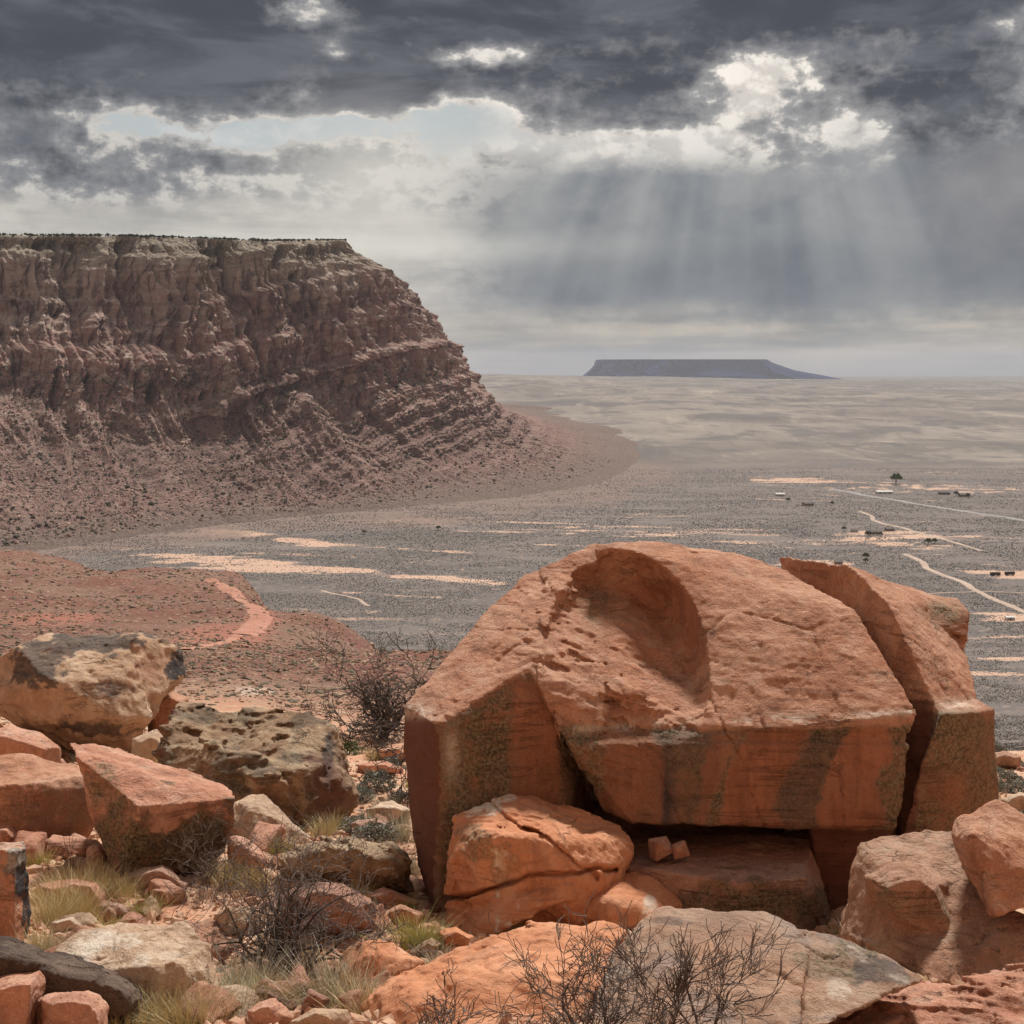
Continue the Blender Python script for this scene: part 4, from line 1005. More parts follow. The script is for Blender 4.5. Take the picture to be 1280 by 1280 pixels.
def boulder(hulls, Y, mat, label, seed, cat='boulder', st=None, name='boulder', foot=True, fit=True, **kw):
    hulls = [h if not isinstance(h, tuple) else outline(h[0], h[1], *h[2:]) for h in hulls]
    P = np.concatenate([np.array(h) for h in hulls])
    if fit:
        ok = P[:, 1] < 1e9
        px, py = project(P[:, 0], P[:, 1], P[:, 2]); i = int(np.argmax(py)); b = min(py[i], 1310.0)
        cand = np.argsort(-py)[:6]; yb = float(P[cand, 1].min())
        f = float(np.clip(ground_at(float(np.clip(px[i], -60, 1340)), b)[1] / yb, .78, 1.3))
        hulls = [[np.array(q) * f for q in h] for h in hulls]; Y = Y * f
        if abs(f - 1) > .0: print('fit', label, round(f, 2))
    if foot: hulls[0] = footing(hulls[0])
    P = np.concatenate([np.array(h) for h in hulls]); size = (P.max(0) - P.min(0)).max()
    vox = max(Y * 0.00105, size / 150.0); kw['facet'] = min(kw.get('facet', .06), size * .035)
    V, Q = rock_mesh('b', hulls, vox, seed, **kw)
    return finish_rock(name, V, Q, M[mat], label, cat, attrs=stain_shade(st) if st else None)
A = at
O = lambda pts, Y, tf=.5, tb=.8, sf=.6, sb=.75, inner=(): (pts, Y, tf, tb, sf, sb, inner)
ang = dict(k=0.006, amp=0.012, terr=0.014, crack=0.02, n_chip=6, chip=.06, facet=.05, rid=.35)
rug = dict(k=0.03, amp=0.05, terr=0.05, strat=0.07, sfreq=4.5, n_chip=5, chip=.05, crack=0.03)
rnd = dict(k=0.10, kun=.05, facet=.03, amp=0.03, terr=0.0, n_chip=4, chip=.04, crack=0.02, lump=.05)

# upper left pile
boulder([[A(-50, 850, 23.5), A(20, 806, 23.2), A(62, 790, 24.0), A(150, 790, 24.6), A(200, 800, 24.0), A(150, 850, 22.6), A(60, 850, 22.4), A(10, 880, 22.6), A(75, 905, 22.4), A(150, 900, 22.2), A(185, 905, 22.8), A(165, 938, 23.0),
          A(120, 945, 22.9), A(60, 925, 23.4), A(0, 830, 26.0), A(150, 830, 26.5), A(150, 920, 25.5), A(20, 910, 25.5)],
         [A(170, 800, 23.6), A(207, 803, 24.2), A(230, 812, 24.2), A(234, 836, 24.1), A(212, 862, 23.4), A(190, 900, 23.1), A(160, 880, 22.8), A(200, 840, 25.5), A(160, 850, 25.0)]],
        22, 'tan', 'big tan boulder with grey varnished top and a black tip, highest of the left pile', 31, foot=False, terr=.03, amp=.025, rid=.15, facet=.10, crack=.03, strat=.03, sfreq=3, k=.012, n_chip=5, chip=.04,
        st=[('black', 45, 828, 34, 34, .8), ('black', 130, 800, 70, 16, .85), ('black', 160, 860, 30, 10, .6), ('black', 220, 832, 18, 24, 1), ('dark_brown', 60, 915, 60, 14, .8), ('fresh', 190, 850, 16, 34, .5), ('black', 115, 912, 50, 9, .7)])  # black along the overhang's underside is its shade put into the colour
boulder([O([(184, 868), (212, 862), (236, 872), (232, 895), (205, 915), (186, 905)], 24.5, .4, .6)], 23, 'hero', 'orange wedge rock tucked under the black-tipped tan boulder', 32, **ang)
boulder([O([(-40, 912), (15, 907), (45, 918), (75, 936), (72, 955), (20, 960), (-40, 955)], 18.6, .5, .8)], 18, 'salmon', 'smooth salmon hump showing above the blocky orange boulder at the left edge', 33, **ang)
boulder([[A(-60, 950, 17.6), A(40, 941, 17.9), A(95, 955, 17.8), A(111, 972, 17.2), A(60, 975, 16.8), A(-20, 985, 16.6), A(125, 1005, 17.3), A(110, 1050, 17.2), A(82, 1071, 17.0), A(45, 1060, 16.6), A(0, 1035, 16.4), A(-60, 1030, 17.0),
          A(-30, 980, 19.2), A(90, 980, 19.2), A(80, 1050, 18.6)]],
        17, 'hero', 'faceted orange boulder at the left edge with sharp diagonal ridge', 34, foot=False, st=[('dark_brown', 60, 1030, 80, 40, .7)], **ang)
boulder([[A(88, 930, 17.4), A(150, 933, 18.3), A(284, 985, 17.9), A(293, 1000, 17.0), A(175, 1010, 16.3), A(94, 945, 16.9), A(282, 1060, 17.0), A(255, 1090, 16.9), A(150, 1100, 16.5), A(120, 1040, 16.7), A(130, 1000, 18.8), A(260, 1020, 18.8), A(250, 1080, 18.6)]],
        17, 'salmon', 'flat-topped salmon slab boulder with a tall dark brown front, in the left pile', 35, foot=False, k=.006, amp=.014, terr=.02, rid=.3, facet=.03, crack=.02, n_chip=3, chip=.03, strat=.012, sfreq=3, sdir=(.3, .2, 1),
        st=[('dark_brown', 200, 1065, 150, 60, 1.0), ('olive', 215, 1060, 95, 42, 1.0), ('olive', 130, 985, 22, 30, .7), ('black', 230, 1050, 60, 20, .45)])
boulder([[A(232, 880, 23.5), A(386, 900, 22.8), A(408, 911, 22.3), A(432, 940, 21.8), A(446, 994, 21.4), A(436, 1026, 21.2), A(406, 1042, 20.8), A(378, 1025, 20.3), A(380, 960, 20.1), A(198, 920, 21.2), A(196, 950, 21.2), A(250, 1000, 20.4), A(300, 1008, 20.2),
          A(260, 920, 24.8), A(420, 950, 24.0), A(420, 1010, 23.5), A(230, 990, 23.5)],
         O([(300, 962), (340, 958), (372, 966), (376, 1010), (350, 1028), (305, 1005)], 20.4, .45, .6)],
        20, 'rugged', 'rugged grey-topped layered boulder with dark rusty right side', 36, foot=False, k=.02, amp=.05, terr=.05, rid=.12, facet=.05, strat=.17, sfreq=3.2, sdir=(.05, .1, 1), n_chip=3, chip=.03, crack=.03,
        st=[('dark_brown', 412, 985, 34, 60, .9), ('red', 412, 985, 20, 40, .5), ('black', 410, 950, 8, 40, .8), ('fresh', 340, 990, 30, 20, .5)])
boulder([[A(283, 1005, 18.2), A(329, 995, 18.3), A(387, 1046, 18.0), A(353, 1070, 17.6), A(316, 1062, 17.4), A(280, 1030, 17.8), A(318, 1010, 17.7), A(340, 1030, 19.3), A(300, 1050, 19)]], 17.5, 'pale', 'pale pyramid-shaped rock leaning below the rugged layered boulder', 37, **ang)
boulder([O([(278, 1042), (300, 1038), (318, 1050), (341, 1073), (335, 1092), (300, 1100), (280, 1092)], 17.0, .4, .6)], 16.5, 'salmon', 'rounded light orange rock just below the pale pyramid-shaped rock', 38, **rnd)
boulder([O([(345, 1075), (400, 1046), (440, 1040), (480, 1055), (450, 1110), (400, 1114), (350, 1094)], 16.6, .5, .9), O([(430, 1045), (495, 1056), (519, 1075), (516, 1112), (480, 1120), (440, 1124), (420, 1090)], 16.4, .45, .9)],
        16.2, 'rugged', 'low layered rock with grey lichen beside the foot of the great boulder', 39, k=.03, amp=.04, terr=.04, rid=.12, facet=.05, strat=.14, sfreq=4, sdir=(.45, .1, 1), n_chip=4, chip=.05)
boulder([[A(-30, 1054, 12.2), A(32, 1050, 12.3), A(44, 1063, 12.1), A(26, 1066, 11.8), A(47, 1118, 12.1), A(32, 1188, 12.0), A(16, 1184, 11.7), A(-30, 1175, 11.8), A(20, 1080, 13.0), A(20, 1170, 12.9), A(-30, 1100, 13)]], 12, 'hero', 'upright slab at the left edge with near-black varnished side', 40, foot=False,
        st=[('black', 38, 1125, 16, 66, 1.0), ('white', 15, 1056, 28, 5, .5)], **ang)
boulder([O([(-30, 1034), (12, 1031), (26, 1043), (20, 1056), (-30, 1060)], 13.2, .25, .5)], 12.8, 'salmon', 'small pink rock showing above the near-black upright slab', 41, **ang)
boulder([O([(-40, 1176), (24, 1188), (80, 1196), (134, 1207), (187, 1228), (200, 1250), (204, 1300), (100, 1310), (-40, 1310)], 11.3, .5, 1.0, .7)], 11, 'black', 'long black varnished rock at the bottom left of the view', 42, k=.08, amp=.03, terr=.02, n_chip=6, chip=.05)
boulder([[A(66, 1188, 12.6), A(100, 1167, 12.9), A(155, 1156, 13.1), A(195, 1150, 13.2), A(228, 1154, 13.0), A(262, 1180, 12.6), A(271, 1228, 12.4), A(268, 1258, 12.2), A(250, 1275, 12.0), A(190, 1268, 11.9), A(190, 1200, 12.0), A(230, 1200, 12.1), A(120, 1228, 12.1),
          A(120, 1190, 14), A(240, 1200, 14), A(230, 1250, 13.8)]], 12.2, 'pale', 'pale blocky boulder patched with chalky white, beside the dead bush', 43,
        st=[('white', 150, 1178, 44, 13, .9), ('white', 175, 1200, 16, 16, .7), ('white', 215, 1195, 20, 8, .4)], k=.02, amp=.02, terr=.02, rid=.4, facet=.05, crack=.02, n_chip=6, chip=.06)
boulder([O([(-40, 1232), (10, 1216), (52, 1211), (55, 1245), (40, 1340), (-40, 1340)], 9.0, .3, .3)], 9.0, 'salmon', 'salmon rock with a ledge, lowest in the bottom left corner', 44, fit=False, **ang)
boulder([O([(42, 1243), (85, 1234), (126, 1240), (138, 1258), (136, 1340), (40, 1340)], 8.9, .3, .3)], 8.9, 'salmon', 'blocky pink-orange rock in front of the long black rock', 45, fit=False, **ang)
boulder([O([(157, 1094), (178, 1085), (203, 1083), (238, 1106), (242, 1126), (200, 1124), (165, 1114)], 15.4, .35, .6)], 15.2, 'pinkish', 'low dusty pink rock in dry grass left of the dead bush', 46, **ang)
boulder([[A(165, 1138, 14.2), A(189, 1112, 14.4), A(215, 1146, 14.2), A(190, 1156, 14), A(195, 1130, 14.9)]], 14.1, 'tan', 'small pointed tan rock standing in dry grass', 47, **ang)
boulder([O([(122, 1140), (136, 1128), (150, 1140), (148, 1155), (128, 1156)], 14.3, .2, .3)], 14.1, 'brown', 'small dark brown rock left of the pointed tan rock', 48, **ang)
boulder([O([(48, 1108), (90, 1098), (122, 1104), (138, 1128), (100, 1140), (55, 1136)], 15.0, .3, .6)], 15, 'salmon', 'low reddish slab half buried in the grassy hollow at left', 49, **ang)
boulder([O([(108, 1058), (124, 1054), (133, 1064), (132, 1084), (114, 1088)], 16.6, .2, .3)], 16.4, 'red' if 'red' in M else 'hero', 'small upright orange rock wedged under the flat-topped slab boulder', 50, **ang)
boulder([O([(340, 1118), (380, 1096), (430, 1102), (470, 1128), (474, 1165), (430, 1182), (360, 1170)], 15.0, .45, .8)], 14.8, 'pinkish', 'broad dusty pink rock behind the dead bush', 51, **ang)
boulder([[A(416, 1204, 13.5), A(443, 1173, 13.7), A(486, 1172, 13.9), A(526, 1203, 13.5), A(492, 1226, 13.1), A(450, 1238, 12.9), A(430, 1222, 13.1), A(462, 1190, 13.1), A(470, 1190, 14.6), A(510, 1220, 14.4)]], 13.2, 'smooth', 'faceted orange rock just left of the long orange ledge', 52,
        st=[('white', 428, 1208, 10, 10, .8)], **ang)
boulder([[A(450, 1254, 12.4), A(500, 1225, 12.6), A(530, 1199, 12.8), A(572, 1177, 13.0), A(623, 1159, 13.1), A(690, 1148, 13.2), A(760, 1149, 13.2), A(789, 1157, 13.1), A(770, 1195, 12.5), A(600, 1215, 11.9), A(520, 1240, 11.8), A(480, 1300, 11.6), A(745, 1240, 11.9),
          A(720, 1310, 11.4), A(620, 1310, 11.1), A(560, 1200, 14), A(740, 1200, 14.2)]], 12, 'smooth', 'long low orange ledge rock behind the foreground dead bush', 53, k=.03, amp=.03, terr=.03, rid=.4, facet=.05, strat=.02, sfreq=3, sdir=(-.3, .3, 1), crack=.03, n_chip=4, chip=.04)
# rounded rock in front of the hero
boulder([[A(553, 1030, 14.6), A(572, 1008, 14.8), A(608, 996, 15.0), A(640, 986, 15.1), A(665, 994, 15.1), A(710, 1003, 15.2), A(750, 1018, 15.1), A(782, 1034, 14.9), A(793, 1056, 14.7), A(788, 1082, 14.5), A(740, 1090, 14.1), A(690, 1098, 13.9),
          A(600, 1112, 13.9), A(548, 1122, 14.2), A(552, 1070, 14.2), A(600, 1040, 13.9), A(700, 1040, 14.1), A(600, 1050, 15.6), A(750, 1060, 15.8)],
         [A(548, 1120, 14.3), A(640, 1108, 13.95), A(700, 1098, 14.0), A(745, 1094, 14.2), A(705, 1125, 13.9), A(660, 1152, 13.7), A(605, 1172, 13.7), A(545, 1168, 14.0), A(600, 1130, 15.2), A(700, 1110, 15.2)]],
        14, 'smooth', 'rounded orange rock with a whitened crown in front of the great boulder', 54, fit=False, facet=.03, k=.05, grooves=[(A(550, 1122, 14.0), A(750, 1088, 14.0), A(650, 1110, 16), .02, .12), (A(668, 1046, 13.9), A(745, 1100, 13.9), A(700, 1060, 16), .015, .07), (A(600, 1000, 14.4), A(660, 1046, 13.9), A(640, 1010, 16), .015, .05)], kun=.03, amp=.035, terr=.03, crack=.03, n_chip=7, chip=.05, lump=.05,
        st=[('white', 590, 1008, 44, 16, 1.0), ('white', 630, 994, 34, 14, 1.0), ('olive', 590, 1050, 22, 26, .7), ('olive', 630, 1080, 14, 24, .5)])
boulder([[A(690, 1148, 13.4), A(706, 1123, 13.5), A(742, 1097, 13.7), A(774, 1086, 13.8), A(806, 1088, 13.8), A(832, 1102, 13.7), A(864, 1134, 13.5), A(830, 1156, 13.1), A(770, 1168, 13.0), A(760, 1120, 13.1), A(760, 1120, 14.8), A(830, 1130, 14.8)]], 13.3, 'smooth', 'smooth orange dome rock between the rounded rock and the grey slab', 55,
        st=[('white', 812, 1125, 8, 7, .7)], k=.10, facet=.02, amp=.02, n_chip=3, chip=.03, lump=.03, terr=.01)
boulder([[A(750, 1214, 11.9), A(797, 1148, 12.5), A(829, 1131, 12.7), A(915, 1137, 12.8), A(957, 1143, 12.8), A(1004, 1168, 12.5), A(1010, 1200, 11.8), A(1000, 1300, 10.4), A(740, 1310, 10.3), A(860, 1180, 11.6), A(760, 1260, 11.0), A(850, 1180, 13.8), A(980, 1190, 13.6)],
         [A(980, 1160, 12.5), A(1069, 1180, 12.4), A(1152, 1223, 12.0), A(1110, 1242, 11.5), A(1050, 1272, 11.0), A(990, 1300, 10.8), A(980, 1200, 11.9), A(1050, 1210, 13.2)]],
        11.3, 'slate', 'broad grey-brown varnished slab rock at the bottom with a lichened right end', 56, k=.01, amp=.015, terr=.018, rid=.3, facet=.03, crack=.03, n_chip=3, chip=.03, strat=.01, sfreq=3,
        st=[('olive', 1035, 1205, 50, 26, .8), ('black', 1095, 1215, 30, 14, .7), ('white', 1045, 1235, 16, 16, .5), ('black', 840, 1150, 26, 9, .5), ('fresh', 905, 1170, 50, 22, .25)])
boulder([[A(782, 1042, 16.3), A(1012, 1043, 16.2), A(786, 1084, 14.8), A(850, 1092, 14.6), A(920, 1103, 14.4), A(1006, 1098, 14.5), A(1022, 1130, 14.8), A(1052, 1178, 14.9), A(990, 1182, 14.4), A(860, 1170, 14.4), A(790, 1150, 14.7), A(1030, 1150, 16.2)]], 14.6, 'pinkish', 'flat brown platform rock under the overhang of the great boulder', 57, fit=False,
        st=[('dark_brown', 930, 1135, 150, 30, .9), ('olive', 930, 1130, 110, 18, .9), ('olive', 880, 1055, 60, 6, .5), ('fresh', 870, 1058, 14, 5, .5)], k=.008, amp=.012, terr=.016, rid=.3, facet=.025, strat=.012, sfreq=3, n_chip=2, chip=.02, crack=.02)
boulder([[A(811, 1049, 14.9), A(833, 1045, 15.0), A(843, 1064, 14.9), A(820, 1077, 14.85), A(822, 1055, 14.7), A(830, 1062, 15.2), A(811, 1070, 15.0)]], 14.7, 'salmon', 'left of two small rocks on the flat platform rock', 58, cat='rock', name='rock', foot=False, fit=False, k=.002, amp=.004, terr=0, fine=.2, n_chip=0)
boulder([[A(839, 1056, 14.9), A(856, 1049, 14.95), A(863, 1070, 14.9), A(842, 1076, 14.85), A(848, 1060, 14.72), A(855, 1062, 15.15)]], 14.7, 'salmon', 'right of two small rocks on the flat platform rock', 59, cat='rock', name='rock', foot=False, fit=False, k=.002, amp=.004, terr=0, fine=.2, n_chip=0)
# right-hand rocks
boulder([[A(1056, 1170, 13.8), A(1068, 1135, 14.0), A(1066, 1100, 14.2), A(1078, 1056, 14.4), A(1105, 1044, 14.5), A(1166, 1038, 14.6), A(1205, 1044, 14.5), A(1216, 1100, 13.8), A(1240, 1142, 13.4), A(1110, 1100, 13.7), A(1120, 1190, 13.2), A(1180, 1190, 13.1),
          A(1100, 1080, 15.6), A(1220, 1090, 15.4), A(1220, 1150, 15)],
         [A(1054, 1168, 13.8), A(1100, 1150, 13.6), A(1240, 1130, 13.6), A(1320, 1150, 13.2), A(1320, 1220, 12.6), A(1166, 1226, 12.6), A(1146, 1216, 12.9), A(1250, 1180, 12.9), A(1200, 1190, 15)],
         O([(1083, 1096), (1110, 1086), (1145, 1080), (1184, 1100), (1204, 1150), (1212, 1188), (1160, 1186), (1100, 1150)], 13.7, .45, .8, .55)],
        13.3, 'brown', 'wide orange-brown rock at the right with a rounded lump on its face', 60, k=.01, kun=.015, amp=.015, terr=.018, rid=.3, facet=.04, crack=.025, n_chip=4, chip=.04,
        st=[('fresh', 1180, 1200, 90, 26, .35), ('olive', 1112, 1125, 26, 16, .6), ('olive', 1160, 1140, 30, 20, .4)])
boulder([[A(1191, 1022, 12.75), A(1245, 1003, 12.95), A(1258, 1017, 12.85), A(1330, 1055, 12.55), A(1330, 1120, 12.05), A(1243, 1150, 11.75), A(1230, 1143, 11.85), A(1210, 1102, 12.15), A(1186, 1055, 12.45), A(1215, 1045, 12.15), A(1240, 1040, 13.65), A(1320, 1090, 13.35), A(1260, 1130, 13.15)]], 13.2, 'hero', 'leaning angular orange slab at the right edge', 61, foot=False, fit=False, **ang)
boulder([[A(1022, 1296, 10.0), A(1060, 1262, 10.3), A(1105, 1236, 10.5), A(1170, 1209, 10.7), A(1230, 1200, 10.7), A(1340, 1186, 10.7), A(1340, 1320, 9.3), A(1040, 1320, 9.4), A(1150, 1250, 9.9), A(1250, 1240, 9.8), A(1100, 1280, 11.5), A(1300, 1240, 11.8)]], 9.7, 'salmon', 'pitted rough salmon rock in the bottom right corner', 62, foot=False, k=.12, amp=.05, terr=.03, strat=.09, sfreq=6, sdir=(.3, .5, 1), n_chip=4, chip=.04, fine=2.2)
# middle gap between the piles
for i, (pts, Y, mat, lab) in enumerate([
    ([(456, 1118), (480, 1110), (508, 1121), (534, 1131), (520, 1140), (480, 1138)], 15.2, 'salmon', 'small flat red rock left of the dark red pillar foot'),
    ([(474, 1143), (500, 1130), (532, 1141), (522, 1155), (480, 1158)], 14.6, 'hero', 'small tilted orange rock beside the green grass tuft'),
    ([(505, 1192), (540, 1172), (552, 1180), (540, 1198), (512, 1202)], 13.7, 'rugged', 'small grey flat rock below the rounded orange rock'),
    ([(545, 1165), (570, 1158), (598, 1172), (590, 1186), (550, 1192)], 13.9, 'smooth', 'small orange rock at the foot of the rounded orange rock'),
    ([(455, 1010), (490, 1002), (512, 1012), (505, 1030), (460, 1030)], 21.0, 'pale', 'pale flat rock in the gap left of the great boulder'),
    ([(470, 936), (505, 930), (512, 942), (500, 952), (472, 950)], 26.5, 'hero', 'red ledge rock under the dead tree'),
    ([(445, 955), (480, 950), (508, 958), (504, 972), (452, 970)], 25.0, 'salmon', 'thin salmon slab below the red ledge rock'),
    ([(436, 1028), (470, 1024), (500, 1034), (505, 1052), (450, 1052)], 19.0, 'pinkish', 'dusty rock in the gap right of the layered boulder'),
    ([(309, 1264), (330, 1252), (344, 1250), (364, 1272), (340, 1290), (312, 1288)], 11.6, 'salmon', 'small wedge rock at the bottom below the dead bush'),
    ([(362, 1276), (392, 1262), (432, 1266), (440, 1282), (400, 1300), (360, 1300)], 11.1, 'tan', 'small tan rock cut by the bottom edge'),
    ([(1236, 944), (1254, 938), (1276, 946), (1274, 960), (1240, 962)], 29.0, 'brown', 'brown rock on the pale ground beyond the split slab'),
    ([(1252, 1000), (1275, 990), (1300, 1000), (1300, 1016), (1256, 1014)], 23.5, 'pale', 'pale rock beyond the leaning slab at the right edge'),
    ([(168, 925), (195, 915), (205, 930), (200, 955), (172, 952)], 21.5, 'pale', 'pale block in the gap between the tan and the layered boulders'),
    ([(378, 1262), (388, 1240), (405, 1250), (400, 1268)], 12.0, 'pinkish', 'small pink stone by the large grass tuft'),
    ([(60, 1150), (92, 1146), (110, 1158), (90, 1170), (62, 1168)], 13.6, 'pale', 'low pale stone in the grass left of the chalky boulder'),
    ]):
    boulder([O(pts, Y, Y * .018, Y * .03)], Y, mat, lab, 70 + i, cat='rock', name='rock', **ang)

# loose stones: a few shapes, copied
def loose_rocks():
    r_ = np.random.default_rng(5)
    protos = []
    for i in range(8):
        pts = r_.normal(size=(14, 3)); pts /= np.linalg.norm(pts, axis=1)[:, None]; pts *= np.array([.5, .4, .26]) * r_.uniform(.75, 1.1, (14, 1))
        V, Q = rock_mesh('p', [list(pts)], 0.022 / max(VS, 1) * 1.3, 200 + i, n_chip=3, amp=.02, terr=.02, k=.02)
        me = make_mesh('rock', V, Q); me.materials.append(M[['salmon', 'hero', 'tan', 'pinkish', 'salmon', 'pale', 'brown', 'hero'][i]]); protos.append(me)
    for _ in range(46):
        px = r_.uniform(90, 540); py = r_.uniform(1075, 1270); p = ground_at(px, py); s_ = float(r_.uniform(.34, .68))
        o = bpy.data.objects.new('loose_rock', protos[r_.integers(8)]); COL.objects.link(o)
        o.location = (p[0], p[1], p[2] + .02); o.scale = (s_, s_ * r_.uniform(.7, 1), s_ * r_.uniform(.8, 1.3)); o.rotation_euler = (r_.uniform(-.35, .35), r_.uniform(-.35, .35), r_.uniform(0, 6.28))
        tag(o, 'small loose sandstone rock lying on the ground between the boulders', 'rock', 'loose rocks between the boulders')
    n = 0; tries = 0
    while n < 240 and tries < 4000:
        tries += 1
        px = r_.uniform(-20, 1310); py = r_.uniform(905, 1290)
        if px < 520 or r_.random() < .5: pass
        p = ground_at(px, py)
        if p[1] > 60: continue
        s_ = float(np.clip(r_.lognormal(-1.35, .55), .12, .75)) * (0.75 + p[1] / 45.0)
        o = bpy.data.objects.new('loose_rock', protos[r_.integers(8)]); COL.objects.link(o)
        o.location = (p[0], p[1], p[2] + s_ * .08); o.scale = (s_, s_, s_ * r_.uniform(.7, 1.2)); o.rotation_euler = (r_.uniform(-.25, .25), r_.uniform(-.25, .25), r_.uniform(0, 6.28))
        tag(o, 'small loose sandstone rock lying on the ground between the boulders', 'rock', 'loose rocks between the boulders')
        n += 1
loose_rocks()
# ------------------------------------------------------------------ plants
def flat_mat(name, c1, c2, rough=.9, scale=6.0, attrv=None):
    m = bpy.data.materials.new(name); m.use_nodes = True; g = G(m.node_tree); bs = m.node_tree.nodes['Principled BSDF']
    tc = g.node('ShaderNodeTexCoord'); oi = g.node('ShaderNodeObjectInfo')
    n = g.noise(E(g, tc.outputs['Object']), scale, 4, .7)
    f = g.ss(n, .35, .65)
    if attrv: f = g.attr(attrv)
    g.put(bs.inputs['Base Color'], g.mix(f, c1, c2)); bs.inputs['Roughness'].default_value = rough; bs.inputs['Specular IOR Level'].default_value = .15
    return m
PM = dict(dead=flat_mat('dead_wood', (0.045, 0.036, 0.033), (0.13, 0.105, 0.095)), twig=flat_mat('grey_twigs', (0.075, 0.06, 0.055), (0.21, 0.175, 0.155), scale=3),
          straw=flat_mat('straw_grass', (0.62, 0.50, 0.30), (0.44, 0.38, 0.20), attrv='v'), green=flat_mat('green_grass', (0.55, 0.47, 0.20), (0.30, 0.32, 0.11), attrv='v'),
          grey=flat_mat('grey_grass', (0.56, 0.51, 0.39), (0.36, 0.35, 0.25), attrv='v'), sage=flat_mat('sage_leaves', (0.16, 0.17, 0.14), (0.30, 0.30, 0.25), attrv='v'), leaf=flat_mat('dark_green_leaves', (0.06, 0.08, 0.035), (0.13, 0.16, 0.06), attrv='v'),
          scrub=flat_mat('scrub_leaves', (0.10, 0.092, 0.082), (0.175, 0.155, 0.138), scale=.02))
def tubes(paths, sides=5, minr=.0026):
    """paths: list of (points (n,3), radii (n,)) -> mesh arrays"""
    Vs, Qs, o = [], [], 0
    a = np.arange(sides) / sides * 2 * math.pi
    for P, r in paths:
        r = np.maximum(r, minr); P = np.asarray(P); n = len(P)
        T = np.gradient(P, axis=0); T /= np.linalg.norm(T, axis=1)[:, None] + 1e-9
        ref = np.array([0.31, 0.2, 0.93]); U = np.cross(T, ref); U /= np.linalg.norm(U, axis=1)[:, None] + 1e-9; W = np.cross(T, U)
        ring = P[:, None] + np.asarray(r)[:, None, None] * (np.cos(a)[None, :, None] * U[:, None] + np.sin(a)[None, :, None] * W[:, None])
        Vs.append(ring.reshape(-1, 3))
        idx = o + np.arange(n * sides).reshape(n, sides); nx = np.roll(idx, -1, 1)
        Qs.append(np.stack([idx[:-1], nx[:-1], nx[1:], idx[1:]], -1).reshape(-1, 4)); o += n * sides
    return np.concatenate(Vs), np.concatenate(Qs)
def grow(r_, p, d, L, rad, lvl, maxl, out, spread=.7, wig=.25, up=.1, kids=4, seg=6):
    P = [p.copy()]; d = d / np.linalg.norm(d); cur = p.copy(); Rr = [rad]
    for i in range(seg):
        d = d + r_.normal(size=3) * wig + np.array([0, 0, up]); d /= np.linalg.norm(d)
        cur = cur + d * L / seg; P.append(cur.copy()); Rr.append(rad * (1 - .65 * (i + 1) / seg))
    out[lvl].append((np.array(P), np.array(Rr)))
    if lvl >= maxl: return
    for k in range(kids + (lvl > 0)):
        i = r_.integers(2, seg + 1) if lvl else r_.integers(1, seg + 1)
        dd = (P[i] - P[i - 1]); dd /= np.linalg.norm(dd)
        nd = dd + r_.normal(size=3) * spread
        grow(r_, P[i], nd, L * r_.uniform(.45, .8), Rr[i] * .7, lvl + 1, maxl, out, spread, wig, up, kids, max(4, seg - 1))
def dead_plant(name, pos, label, cat, seed, stems, L, rad, maxl=3, lean=(0, 0, 1), fan=1.0, kids=4, wig=.25, up=.05, mt='dead', mw='twig', spread=.7, flaty=1.0, minr=.0026):
    r_ = np.random.default_rng(seed); out = [[] for _ in range(maxl + 1)]
    for i in range(stems):
        d = np.array([r_.normal() * fan, r_.normal() * fan * flaty, abs(r_.normal()) * .5 + .3]) + np.array(lean) * .8
        grow(r_, np.array([r_.normal() * .03, r_.normal() * .03, -.05]), d, L * r_.uniform(.7, 1.1), rad * r_.uniform(.6, 1.1), 0, maxl, out, spread, wig, up, kids)
    root = empty(name, pos); tag(root, label, cat)
    V, Q = tubes(out[0] + (out[1] if maxl > 1 else []), 6); link('stem', make_mesh('stem', V, Q), PM[mt], root)
    tw = sum(out[2:], []) if maxl > 1 else out[1]
    V, Q = tubes(tw, 3, minr); link('twigs', make_mesh('twigs', V, Q), PM[mw], root)
    return root
def pos_on(px, py, dz=0.0, Y=None):
    if Y is None: p = ground_at(px, py)
    else: p = np.array(at(px, py, Y))
    return (float(p[0]), float(p[1]), float(p[2]) + dz)
# dead tree behind the great boulder
dead_plant('dead_tree', pos_on(478, 926), 'bare dark dead tree standing left behind the great boulder', 'tree', 3, 9, 1.9, .10, 4, (0.15, 0, .9), .8, 3, .36, .05, mw='dead', minr=.007)
dead_plant('dead_tree', (float(at(583, 900, 25)[0]), 25.0, float(H(np.array([-.8]), np.array([25.]))[0])), 'bare dead tree half hidden behind the sloping left end of the great boulder', 'tree', 8, 7, 1.9, .09, 4, (-.15, 0, 1.4), .5, 3, .34, .08, mw='dead', minr=.008)
dead_plant('dead_bush', pos_on(352, 1222, 0), 'dark sprawling dead bush between the chalky boulder and the pink rock', 'bush', 12, 18, .80, .026, 3, (0, 0, .4), 1.1, 4, .3, .02, mw='twig')
dead_plant('dead_bush', pos_on(735, 1318), 'large grey dead bush in front of the long orange ledge', 'bush', 14, 12, .56, .013, 3, (.1, 0, .75), .75, 4, .3, .03, mt='twig')
dead_plant('dead_bush', pos_on(888, 1330), 'upright dark dead twigs in front of the grey slab rock', 'bush', 5, 3, .7, .013, 3, (.05, 0, 3.0), .15, 4, .2, .10, spread=.5)
dead_plant('dead_bush', pos_on(832, 1330), 'single thin dead stalk left of the upright dark twigs', 'bush', 6, 1, .5, .009, 3, (.0, 0, 3.0), .1, 5, .1, .12, spread=.4)
